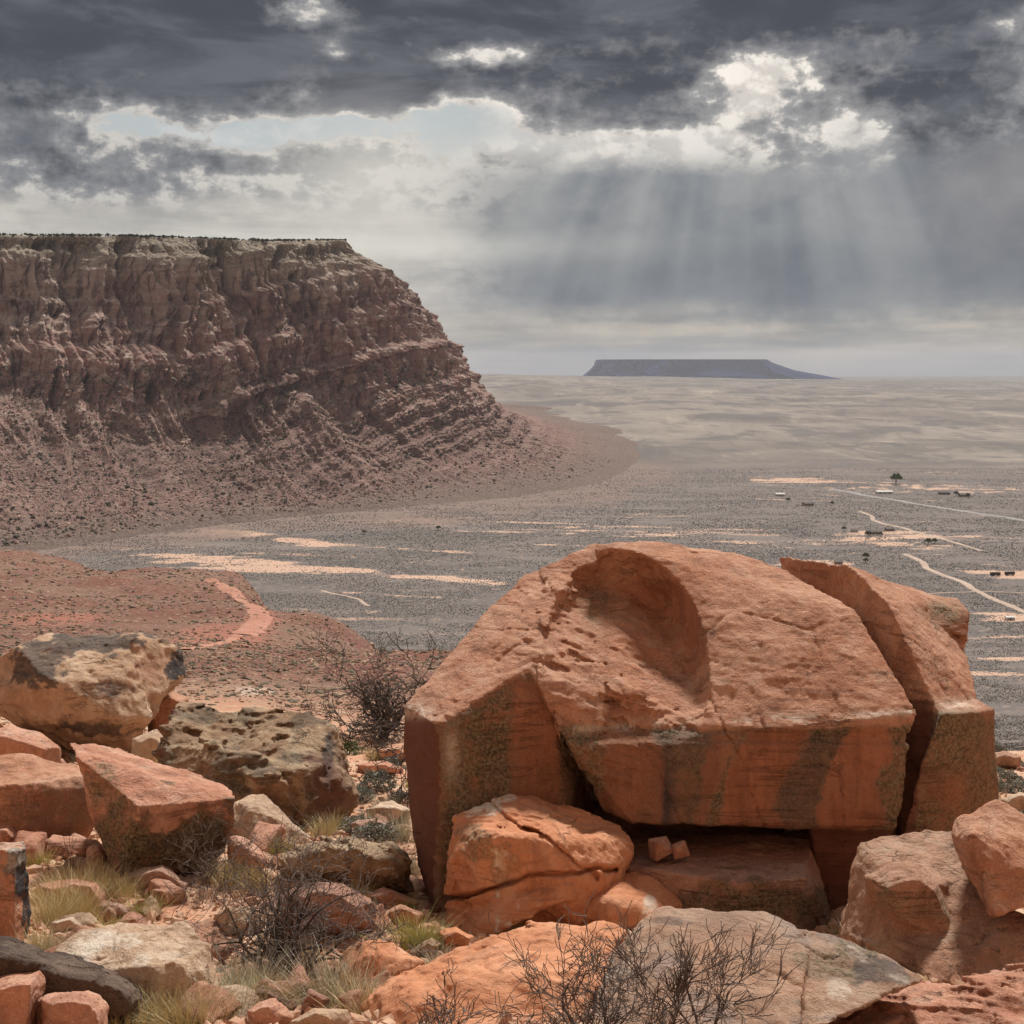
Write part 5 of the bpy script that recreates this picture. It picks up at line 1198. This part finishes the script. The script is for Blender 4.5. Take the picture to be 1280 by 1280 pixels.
dead_plant('dead_bush', pos_on(545, 1325), 'pale wispy dead bush left of the large grey dead bush', 'bush', 15, 7, .34, .007, 3, (-.2, 0, .8), .8, 3, .25, .05, mt='twig')
dead_plant('dead_bush', pos_on(1060, 1262, 0, 10.8), 'small sparse dead sprig at the lichened end of the grey slab', 'bush', 17, 3, .3, .006, 3, (.1, 0, 1), .6, 4, .25, .05, mt='twig')
dead_plant('dead_bush', pos_on(262, 1115), 'wispy grey dead bush at the foot of the flat-topped slab boulder', 'bush', 18, 8, .5, .007, 3, (.2, 0, .8), .9, 3, .25, .05, mt='twig')
dead_plant('dead_bush', pos_on(92, 1100), 'thin straw-coloured dead stalks under the flat-topped slab boulder', 'bush', 19, 12, .38, .004, 1, (.1, 0, 1.2), .6, 3, .12, .05, mt='twig')

def tuft_mesh(r_, n, h, spread, curl, mat):
    base = r_.normal(size=(n, 2)) * spread * .45
    ang_ = r_.uniform(0, 2 * math.pi, n); tilt = np.abs(r_.normal(size=n)) * .42 + .08
    hh = h * r_.uniform(.5, 1.1, n); w = r_.uniform(.0022, .0045, n) * (h / .3) ** .5
    dirx = np.cos(ang_) * .6 + base[:, 0] / (spread + .01) * .8; diry = np.sin(ang_) * .6 + base[:, 1] / (spread + .01) * .8
    V = []; 
    for j, t in enumerate([0, .4, .75, 1.0]):
        out_ = hh * (tilt * t + curl * t * t)
        cx = base[:, 0] + dirx * out_; cy = base[:, 1] + diry * out_; cz = hh * t * (1 - .25 * t * tilt) - .02
        ww = w * (1 - t * .85)
        V.append(np.stack([cx - np.sin(ang_) * ww, cy + np.cos(ang_) * ww, cz], -1)); V.append(np.stack([cx + np.sin(ang_) * ww, cy - np.cos(ang_) * ww, cz], -1))
    V = np.stack(V, 1).reshape(-1, 3); o = (np.arange(n) * 8)[:, None]
    Q = np.concatenate([o + np.array([0, 1, 3, 2]), o + np.array([2, 3, 5, 4]), o + np.array([4, 5, 7, 6])])
    me = make_mesh('grass_tuft', V, Q, smooth=False); me.materials.append(mat)
    add_attr(me, 'v', np.repeat(r_.random(n), 8)); return me
r5 = np.random.default_rng(99)
TP = {k_: [tuft_mesh(r5, 420, .34, .22, .25, PM[k_]) for _ in range(2)] for k_ in ('straw', 'green', 'grey')}
def tuft(px, py, s_, kind, label=None, Y=None):
    o = bpy.data.objects.new('grass_tuft', TP[kind][r5.integers(2)]); COL.objects.link(o)
    o.location = pos_on(px, py, 0, Y); o.scale = (s_, s_, s_ * r5.uniform(.8, 1.1)); o.rotation_euler = (0, 0, r5.uniform(0, 6.28))
    tag(o, label or 'dry straw-coloured grass tuft growing between the boulders', 'grass tuft', None if label else 'dry grass tufts between the boulders')
tuft(415, 1262, 1.25, 'grey', 'large grey-green grass tuft below the faceted orange rock')
tuft(513, 1185, .95, 'green', 'bright yellow-green grass tuft left of the rounded orange rock')
for px, py, s_, k_ in [(78, 1148, 1.2, 'straw'), (60, 1158, 1.0, 'straw'), (100, 1152, 1.0, 'straw'), (48, 1198, .8, 'straw'), (62, 1200, .7, 'grey'), (118, 1105, .9, 'straw'), (180, 1145, .8, 'green'), (150, 1122, .8, 'straw'), (456, 1272, .9, 'straw'), (462, 1138, .6, 'straw'),
                       (474, 1082, .9, 'grey'), (500, 1050, 1.1, 'grey'), (290, 1262, 1.0, 'grey'), (240, 1282, .9, 'straw'), (206, 1282, .9, 'straw'), (272, 1270, .8, 'grey'), (402, 1046, .9, 'straw'), (415, 1040, .9, 'straw'), (510, 1095, .9, 'grey'),
                       (80, 1110, .9, 'straw'), (100, 1125, 1.0, 'straw'), (310, 1245, .9, 'grey'), (335, 1262, .8, 'straw'), (440, 1150, .6, 'straw'), (50, 1130, .8, 'straw'), (290, 1105, .9, 'straw'), (320, 1112, .8, 'straw'), (1262, 1010, .9, 'straw'), (1245, 990, .8, 'grey'),
                       (198, 955, 1.0, 'straw'), (205, 965, .8, 'green'), (480, 1012, .8, 'grey'), (465, 1035, .8, 'grey'), (500, 1120, .7, 'grey'), (130, 1290, .9, 'straw'), (170, 1290, .9, 'straw')]:
    tuft(px, py, s_, k_)
for _ in range(110):
    px = r5.uniform(-10, 1300); py = r5.uniform(925, 1275)
    p = ground_at(px, py)
    if p[1] < 45: tuft(px, py, r5.uniform(.35, .8) * (0.7 + p[1] / 40), ['straw', 'grey', 'straw', 'green'][r5.integers(4)])
def shrub_mesh(r_, n, rx, rz, leaf, mat):
    d = r_.normal(size=(n, 3)); d /= np.linalg.norm(d, axis=1)[:, None]; d[:, 2] = np.abs(d[:, 2])
    rr_ = r_.uniform(.45, 1, n) ** .5 * (1 + .25 * fbm(d[:, 0] * 3, d[:, 1] * 3, d[:, 2] * 3, 2))
    c = d * rr_[:, None] * np.array([rx, rx, rz])
    u = r_.normal(size=(n, 3)); u /= np.linalg.norm(u, axis=1)[:, None]; v = np.cross(u, r_.normal(size=(n, 3))); v /= np.linalg.norm(v, axis=1)[:, None]
    l = leaf * r_.uniform(.5, 1.3, (n, 1))
    V = np.stack([c - u * l, c + v * l * .4, c + u * l, c - v * l * .4], 1).reshape(-1, 3); Q = np.arange(n * 4).reshape(n, 4)
    me = make_mesh('foliage', V, Q, False); me.materials.append(mat); add_attr(me, 'v', np.repeat(r_.random(n), 4)); return me
SH = {'sage': [shrub_mesh(r5, 1400, .34, .30, .03, PM['sage']) for _ in range(2)], 'leaf': [shrub_mesh(r5, 1400, .36, .34, .03, PM['leaf'])]}
st_ = []
for i in range(14):
    a_ = r5.uniform(0, 6.28); st_.append((np.array([[0, 0, -.05], [math.cos(a_) * .08, math.sin(a_) * .08, .08], [math.cos(a_) * .2, math.sin(a_) * .2, .2]]), np.array([.012, .008, .004])))
V_, Q_ = tubes(st_, 4); STEM = make_mesh('stem', V_, Q_); STEM.materials.append(PM['dead'])
def shrub(px, py, s_, kind, label, group=None, cat='shrub'):
    root = empty('sagebrush' if kind == 'sage' else 'shrub', pos_on(px, py)); root.scale = (s_, s_, s_); root.rotation_euler = (0, 0, r5.uniform(0, 6)); tag(root, label, cat, group)
    for nm, me in (('foliage', SH[kind][r5.integers(len(SH[kind]))]), ('stem', STEM)):
        o = bpy.data.objects.new(nm, me); COL.objects.link(o); o.parent = root
shrub(472, 985, 1.15, 'sage', 'round grey sagebrush in the gap left of the great boulder')
shrub(452, 1000, .8, 'sage', 'smaller grey sagebrush beside the round one, nearer the layered boulder')
shrub(434, 945, 1.3, 'leaf', 'low green shrub behind the rugged layered boulder')
shrub(500, 1002, .7, 'sage', 'small grey sagebrush touching the dark pillar of the great boulder')
for px, py in [(1246, 968), (1262, 978), (1272, 958), (1252, 990), (1276, 992), (1248, 940), (1268, 935), (448, 1040), (488, 962), (470, 1052), (1270, 1030)]:
    shrub(px, py, r5.uniform(.6, 1.0), 'sage', 'small grey sagebrush on the pale ground beyond the boulders', 'small sagebrush beyond the boulders')

# ------------------------------------------------------------------ scrub of the plain and scree of the hillside: beyond counting
_ph = (1 + 5 ** .5) / 2
ICO = np.array([[-1, _ph, 0], [1, _ph, 0], [-1, -_ph, 0], [1, -_ph, 0], [0, -1, _ph], [0, 1, _ph], [0, -1, -_ph], [0, 1, -_ph], [_ph, 0, -1], [_ph, 0, 1], [-_ph, 0, -1], [-_ph, 0, 1]]) / 1.9
ICF = np.array([[0, 11, 5], [0, 5, 1], [0, 1, 7], [0, 7, 10], [0, 10, 11], [1, 5, 9], [5, 11, 4], [11, 10, 2], [10, 7, 6], [7, 1, 8], [3, 9, 4], [3, 4, 2], [3, 2, 6], [3, 6, 8], [3, 8, 9], [4, 9, 5], [2, 4, 11], [6, 2, 10], [8, 6, 7], [9, 8, 1]])
OCT = np.array([[1, 0, 0], [0, 1, 0], [-1, 0, 0], [0, -1, 0], [0, 0, 1.0], [0, 0, -.3]])
OF = np.array([[0, 1, 4], [1, 2, 4], [2, 3, 4], [3, 0, 4], [1, 0, 5], [2, 1, 5], [3, 2, 5], [0, 3, 5]])
def scatter(name, P, sx, sz, mat, r_, label, jitter=.35, round_=False, tumble=False):
    n = len(P); B0, F0 = (ICO, ICF) if round_ else (OCT, OF); m = len(B0)
    B = B0[None] * (1 + r_.uniform(-jitter, jitter, (n, m, 3)))
    if tumble:
        q = r_.normal(size=(n, 4)); q /= np.linalg.norm(q, axis=1)[:, None]; w, x, y, z = q.T
        Rm = np.stack([1 - 2 * (y * y + z * z), 2 * (x * y - w * z), 2 * (x * z + w * y), 2 * (x * y + w * z), 1 - 2 * (x * x + z * z), 2 * (y * z - w * x), 2 * (x * z - w * y), 2 * (y * z + w * x), 1 - 2 * (x * x + y * y)], -1).reshape(n, 3, 3)
        B = np.einsum('nij,nkj->nki', Rm, B * np.array([1.0, .8, .55]))
    B = B * np.stack([sx * r_.uniform(.7, 1.3, n), sx, sz], -1)[:, None]
    a_ = r_.uniform(0, 6.28, n); ca, sa = np.cos(a_)[:, None], np.sin(a_)[:, None]
    Vx = B[..., 0] * ca - B[..., 1] * sa; Vy = B[..., 0] * sa + B[..., 1] * ca
    V = np.stack([Vx, Vy, B[..., 2]], -1) + P[:, None]
    Q = (F0[None] + (np.arange(n) * m)[:, None, None]).reshape(-1, 3)
    o = link(name, make_mesh(name, V.reshape(-1, 3), Q, False), mat); tag(o, label, None, kind='stuff'); return o
def build_scatter():
    r_ = np.random.default_rng(21)
    n = 480000
    u = r_.random(n); inv = 1 / 620 + (1 / 2700 - 1 / 620) * u; Y = 1 / inv; px = r_.uniform(-60, 1340, n); X = (px - 640) / F * Y
    Z = H(X, Y); sand, _, _ = plain_masks(X, Y, Z)
    keep = (r_.random(n) > sand * .85) & (fbm(X / 70, Y / 40, 0, 5, .65, 4.) * 1.5 + .7 * r_.random(n) > -.05)
    X, Y, Z = X[keep], Y[keep], Z[keep]; s_ = r_.uniform(.25, .7, len(X)) * np.clip(Y / 1100, .8, 1.6)
    scatter('desert_scrub', np.stack([X, Y, Z], -1), s_, s_ * .8, PM['scrub'], r_, 'dark low desert scrub covering the valley floor')
    n = 70000
    Y = np.exp(r_.uniform(math.log(38), math.log(520), n)); px = r_.uniform(-60, 1000, n); X = (px - 640) / F * Y; Z = H(X, Y)
    keep = fbm(X / 20, Y / 20, 0, 3, .5, 14.) + r_.random(n) > .35
    X, Y, Z = X[keep], Y[keep], Z[keep]; s_ = np.clip(r_.lognormal(-.9, .6, len(X)), .12, 1.3) * (Y / 260) ** .6 * .5
    h_ = len(X) // 2
    scatter('scree', np.stack([X, Y, Z], -1)[:h_], s_[:h_], s_[:h_] * .7, flat_mat('scree_stone', (0.22, 0.12, 0.085), (0.40, 0.27, 0.19), scale=.5), r_, 'loose rubble strewn over the reddish hillside', .3, True, True)
    scatter('hill_scrub', np.stack([X, Y, Z], -1)[h_:], s_[h_:] * .75, s_[h_:] * .55, flat_mat('hill_scrub_leaves', (0.11, 0.09, 0.065), (0.19, 0.16, 0.11), scale=.5), r_, 'low dry scrub dotted over the reddish hillside', .3, True)
    n = 26000
    Y = np.exp(r_.uniform(math.log(7), math.log(48), n)); px = r_.uniform(-80, 1360, n); X = (px - 640) / F * Y; Z = H(X, Y)
    s_ = np.clip(r_.lognormal(-3.3, .6, n), .012, .11)
    scatter('gravel', np.stack([X, Y, Z], -1), s_, s_, flat_mat('gravel_stone', (0.36, 0.18, 0.115), (0.56, 0.38, 0.26), scale=2.), r_, 'gravel and rock chips on the ground between boulders', .3, True, True)
    T_ = TALUS[r_.integers(0, len(TALUS), 46000)] + r_.uniform(-1.5, 1.5, (46000, 3)) * np.array([1, 1, .1])
    s_ = np.clip(r_.lognormal(.05, .55, len(T_)), .4, 4.5); h_ = 20000
    scatter('talus_blocks', T_[:h_], s_[:h_], s_[:h_] * .8, flat_mat('talus_stone', (0.24, 0.135, 0.11), (0.46, 0.32, 0.25), scale=.05), r_, 'fallen blocks strewn down the slope below the cliff', .3, True, True)
    scatter('talus_scrub', T_[h_:], s_[h_:] * .8, s_[h_:] * .7, flat_mat('talus_scrub_leaves', (0.075, 0.065, 0.048), (0.13, 0.11, 0.08), scale=.05), r_, 'dark scrub dotted down the slope below the cliff', .3, True)
    # juniper on the mesa rim
    RX, RY, rimz, nx, ny = MESA
    n = 3400; i = r_.integers(300, 1090, n); dd = np.abs(r_.normal(size=n)) * 30 - 10; kk = fbm(i / 9., dd / 20, 0, 3, .6, 3.) + .5 * r_.random(n) > .18; i, dd = i[kk], dd[kk]; n = len(i)
    X = RX[i] - nx[i] * dd; Y = RY[i] - ny[i] * dd; s_ = np.clip(r_.lognormal(.2, .45, n), .5, 3.2)
    scatter('rim_juniper', np.stack([X, Y, rimz[i] + 1.2 - dd * .01], -1), s_, s_ * .9, flat_mat('juniper_leaves', (0.035, 0.045, 0.03), (0.08, 0.085, 0.05), scale=.1), r_, 'dark juniper scrub along the rim of the mesa', .3, True)
build_scatter()

# ------------------------------------------------------------------ roads, houses, trees out on the plain
def ribbon(name, pix, width, mat, lift=0.25, ymin=3):
    P = np.array([ground_at(a, b, ymin) for a, b in pix])
    seg = np.concatenate([[0], np.cumsum(np.hypot(*np.diff(P[:, :2], axis=0).T))])
    t = np.linspace(0, seg[-1], max(40, int(seg[-1] / 3)))
    X = np.interp(t, seg, P[:, 0]); Y = np.interp(t, seg, P[:, 1])
    w = max(2, len(t) // 40); X = smooth1(X, w); Y = smooth1(Y, w)
    if ymin > 600: X = X + 9 * fbm(t / 90, 0 * t, 0, 3, .5, 5.); Y = Y + 9 * fbm(t / 90, 0 * t, 3, 3, .5, 6.)
    tx = np.gradient(X); ty = np.gradient(Y); l = np.hypot(tx, ty); nx, ny = -ty / l, tx / l
    rows = []
    wn = width * (1 + .18 * fbm(t / 9, 0 * t, 0, 3, .6, 3.))
    for q in np.linspace(-.5, .5, 7):
        x_, y_ = X + nx * q * wn, Y + ny * q * wn; rows.append(np.stack([x_, y_, H(x_, y_) + lift - (abs(q) > .4) * lift * 1.6], -1))
    V = np.stack(rows, 0); idx = np.arange(V.shape[0] * V.shape[1]).reshape(V.shape[:2])
    Q = np.stack([idx[:-1, :-1], idx[:-1, 1:], idx[1:, 1:], idx[1:, :-1]], -1).reshape(-1, 4)[:, ::-1]
    tag(link(name, make_mesh(name, V.reshape(-1, 3), Q), mat), kind='structure')
rd = flat_mat('red_dirt', (0.33, 0.15, 0.10), (0.40, 0.205, 0.145), scale=.3); pdm = flat_mat('pale_dirt', (0.36, 0.27, 0.215), (0.46, 0.345, 0.27), scale=.02); asp = flat_mat('worn_asphalt', (0.24, 0.225, 0.22), (0.28, 0.26, 0.25), scale=.02)
ribbon('dirt_track', [(262, 722), (285, 735), (302, 748), (320, 761), (328, 773), (318, 784), (298, 794)], 3.6, rd, .1)
ribbon('dirt_track', [(298, 794), (270, 805), (230, 814)], 1.3, rd, .1)
ribbon('dirt_road', [(1132, 694), (1180, 717), (1232, 741), (1300, 775)], 8, pdm, .5, 700)
ribbon('dirt_road', [(1075, 640), (1110, 655), (1160, 668), (1225, 690)], 7, pdm, .5, 700)
ribbon('dirt_road', [(1132, 745), (1232, 741), (1300, 744)], 3, pdm, .5, 700)
ribbon('highway', [(1040, 612), (1100, 622), (1180, 636), (1300, 655)], 14, asp, .6, 700)
ribbon('dirt_road', [(400, 741), (440, 750), (472, 760)], 4, pdm, .4, 700)

HM = dict(wall=flat_mat('house_wall', (0.30, 0.24, 0.19), (0.38, 0.31, 0.25), scale=.5), roof=flat_mat('house_roof', (0.10, 0.09, 0.09), (0.16, 0.14, 0.13), scale=.5), white=flat_mat('white_paint', (0.62, 0.60, 0.57), (0.7, 0.68, 0.65), scale=.5), win=flat_mat('window_glass', (0.03, 0.035, 0.04), (0.05, 0.055, 0.06), rough=.2), dark=flat_mat('dark_metal', (0.05, 0.045, 0.045), (0.09, 0.08, 0.075), scale=.5))
def boxm(bm, cx, cy, cz, sx, sy, sz):
    m_ = bmesh.ops.create_cube(bm, size=1.0); bmesh.ops.scale(bm, vec=(sx, sy, sz), verts=m_['verts']); bmesh.ops.translate(bm, vec=(cx, cy, cz), verts=m_['verts'])
def obj(name, bm, mat, parent=None):
    me = bpy.data.meshes.new(name); bm.to_mesh(me); bm.free(); return link(name, me, mat, parent)
def house(px, py, L, W, Hh, rot, label, wall='wall', roof='roof', group=None):
    L, W, Hh = L * .75, W * .75, Hh * .8
    root = empty('house', pos_on(px, py, 0)); root.rotation_euler = (0, 0, rot); tag(root, label, 'house', group)
    bm = bmesh.new(); boxm(bm, 0, 0, Hh / 2 - .3, L, W, Hh + .6); obj('wall', bm, HM[wall], root)
    bm = bmesh.new()
    v = [bm.verts.new(c) for c in [(-L / 2 - .5, -W / 2 - .5, Hh), (L / 2 + .5, -W / 2 - .5, Hh), (L / 2 + .5, W / 2 + .5, Hh), (-L / 2 - .5, W / 2 + .5, Hh), (-L / 2 - .5, 0, Hh + W * .22), (L / 2 + .5, 0, Hh + W * .22)]]
    for f in [(0, 1, 5, 4), (2, 3, 4, 5), (0, 4, 3), (1, 2, 5), (3, 2, 1, 0)]: bm.faces.new([v[i] for i in f])
    obj('roof', bm, HM[roof], root)
    for sx in (-.3, .28):
        bm = bmesh.new(); boxm(bm, sx * L, -W / 2 - .02, Hh * .55, L * .13, .1, Hh * .35); obj('window', bm, HM['win'], root)
    bm = bmesh.new(); boxm(bm, 0, -W / 2 - .03, Hh * .38, 1.1, .1, Hh * .76); obj('door', bm, HM['dark'], root)
house(1090, 668, 17, 9, 4, .2, 'dark-roofed house in the middle of the sandy clearing on the plain')
house(1068, 665, 12, 8, 3.5, -.3, 'small house left of the middle house in the sandy clearing', 'white')
house(1112, 664, 14, 8, 3.5, .1, 'low house right of the middle house in the sandy clearing')
house(1010, 632, 20, 11, 4, .3, 'brown house on the plain, left of the big sandy clearing')
house(975, 620, 18, 10, 4, .0, 'pale house at the left end of the far settlement', 'white', 'white')
house(1105, 617, 34, 12, 4, .1, 'long white building beside the highway', 'white', 'white')
house(1180, 618, 24, 12, 4, -.2, 'dark-roofed building at the right end of the far settlement')
house(1205, 621, 20, 12, 4, .1, 'low brown building rightmost in the far settlement')
house(1048, 705, 10, 7, 3, .1, 'small hut behind the top of the great boulder', 'wall')
house(1262, 776, 9, 5, 3, .1, 'small white cabin by the road at the right edge', 'white', 'white')
def trailer(px, label):
    root = empty('trailer', pos_on(px, 720)); tag(root, label, 'trailer', None); root.rotation_euler = (0, 0, .05)
    bm = bmesh.new(); boxm(bm, 0, 0, 2.1, 9.5, 2.6, 2.7); bmesh.ops.bevel(bm, geom=bm.edges[:], offset=.15, segments=2, affect='EDGES'); obj('body', bm, HM['dark'], root)
    for x_ in (-3, -1.9, 3):
        for y_ in (-1.1, 1.1):
            bm = bmesh.new(); bmesh.ops.create_cone(bm, cap_ends=True, segments=16, radius1=.5, radius2=.5, depth=.35); bmesh.ops.rotate(bm, verts=bm.verts, matrix=__import__('mathutils').Matrix.Rotation(math.pi / 2, 3, 'X')); bmesh.ops.translate(bm, verts=bm.verts, vec=(x_, y_, .48))
            obj('wheel', bm, HM['roof'], root)
trailer(1244, 'left of two dark trailers parked on the pale sand'); trailer(1262, 'right of two dark trailers parked on the pale sand')
def far_tree(px, py, h, label, kind='leaf'):
    root = empty('tree', pos_on(px, py)); tag(root, label, 'tree')
    k_ = h / 8.0
    out = [[], [], []]; grow(r5, np.array([0, 0, -.3]), np.array([0, 0, 1.]), 5 * k_, .3 * k_, 0, 2, out, .7, .1, .1, 4)
    V, Q = tubes(out[0] + out[1] + out[2], 5); link('trunk', make_mesh('trunk', V, Q), PM['dead'], root)
    me = shrub_mesh(r5, 900, 3.6 * k_, 3.4 * k_, .5 * k_, PM['leaf']); V = np.zeros(len(me.vertices) * 3, np.float32); me.vertices.foreach_get('co', V); V = V.reshape(-1, 3); V[:, 2] += 3.4 * k_; me.vertices.foreach_set('co', V.ravel())
    link('crown', me, None, root)
far_tree(1120, 606, 22, 'solitary dark round tree on the far edge of the plain')
for px, py, h in [(1085, 672, 9), (1160, 682, 9), (1168, 680, 7), (1082, 700, 8), (1055, 664, 7), (1100, 672, 8), (985, 628, 8), (1195, 620, 9), (1210, 622, 8), (1040, 632, 7), (548, 663, 7), (1082, 704, 6), (455, 668, 6)]:
    far_tree(px, py, h, {1160: 'leafy tree at the right of the sandy clearing', 1085: 'tree beside the middle house in the sandy clearing', 548: 'lone dark tree on the scrub flats below the mesa'}.get(px, 'small tree on the plain at px') if px in (1160, 1085, 548) else 'small dark tree on the plain among the far houses')
for o in S.objects:
    if o.get('label') == 'small dark tree on the plain among the far houses': o['group'] = 'small trees among the far houses'
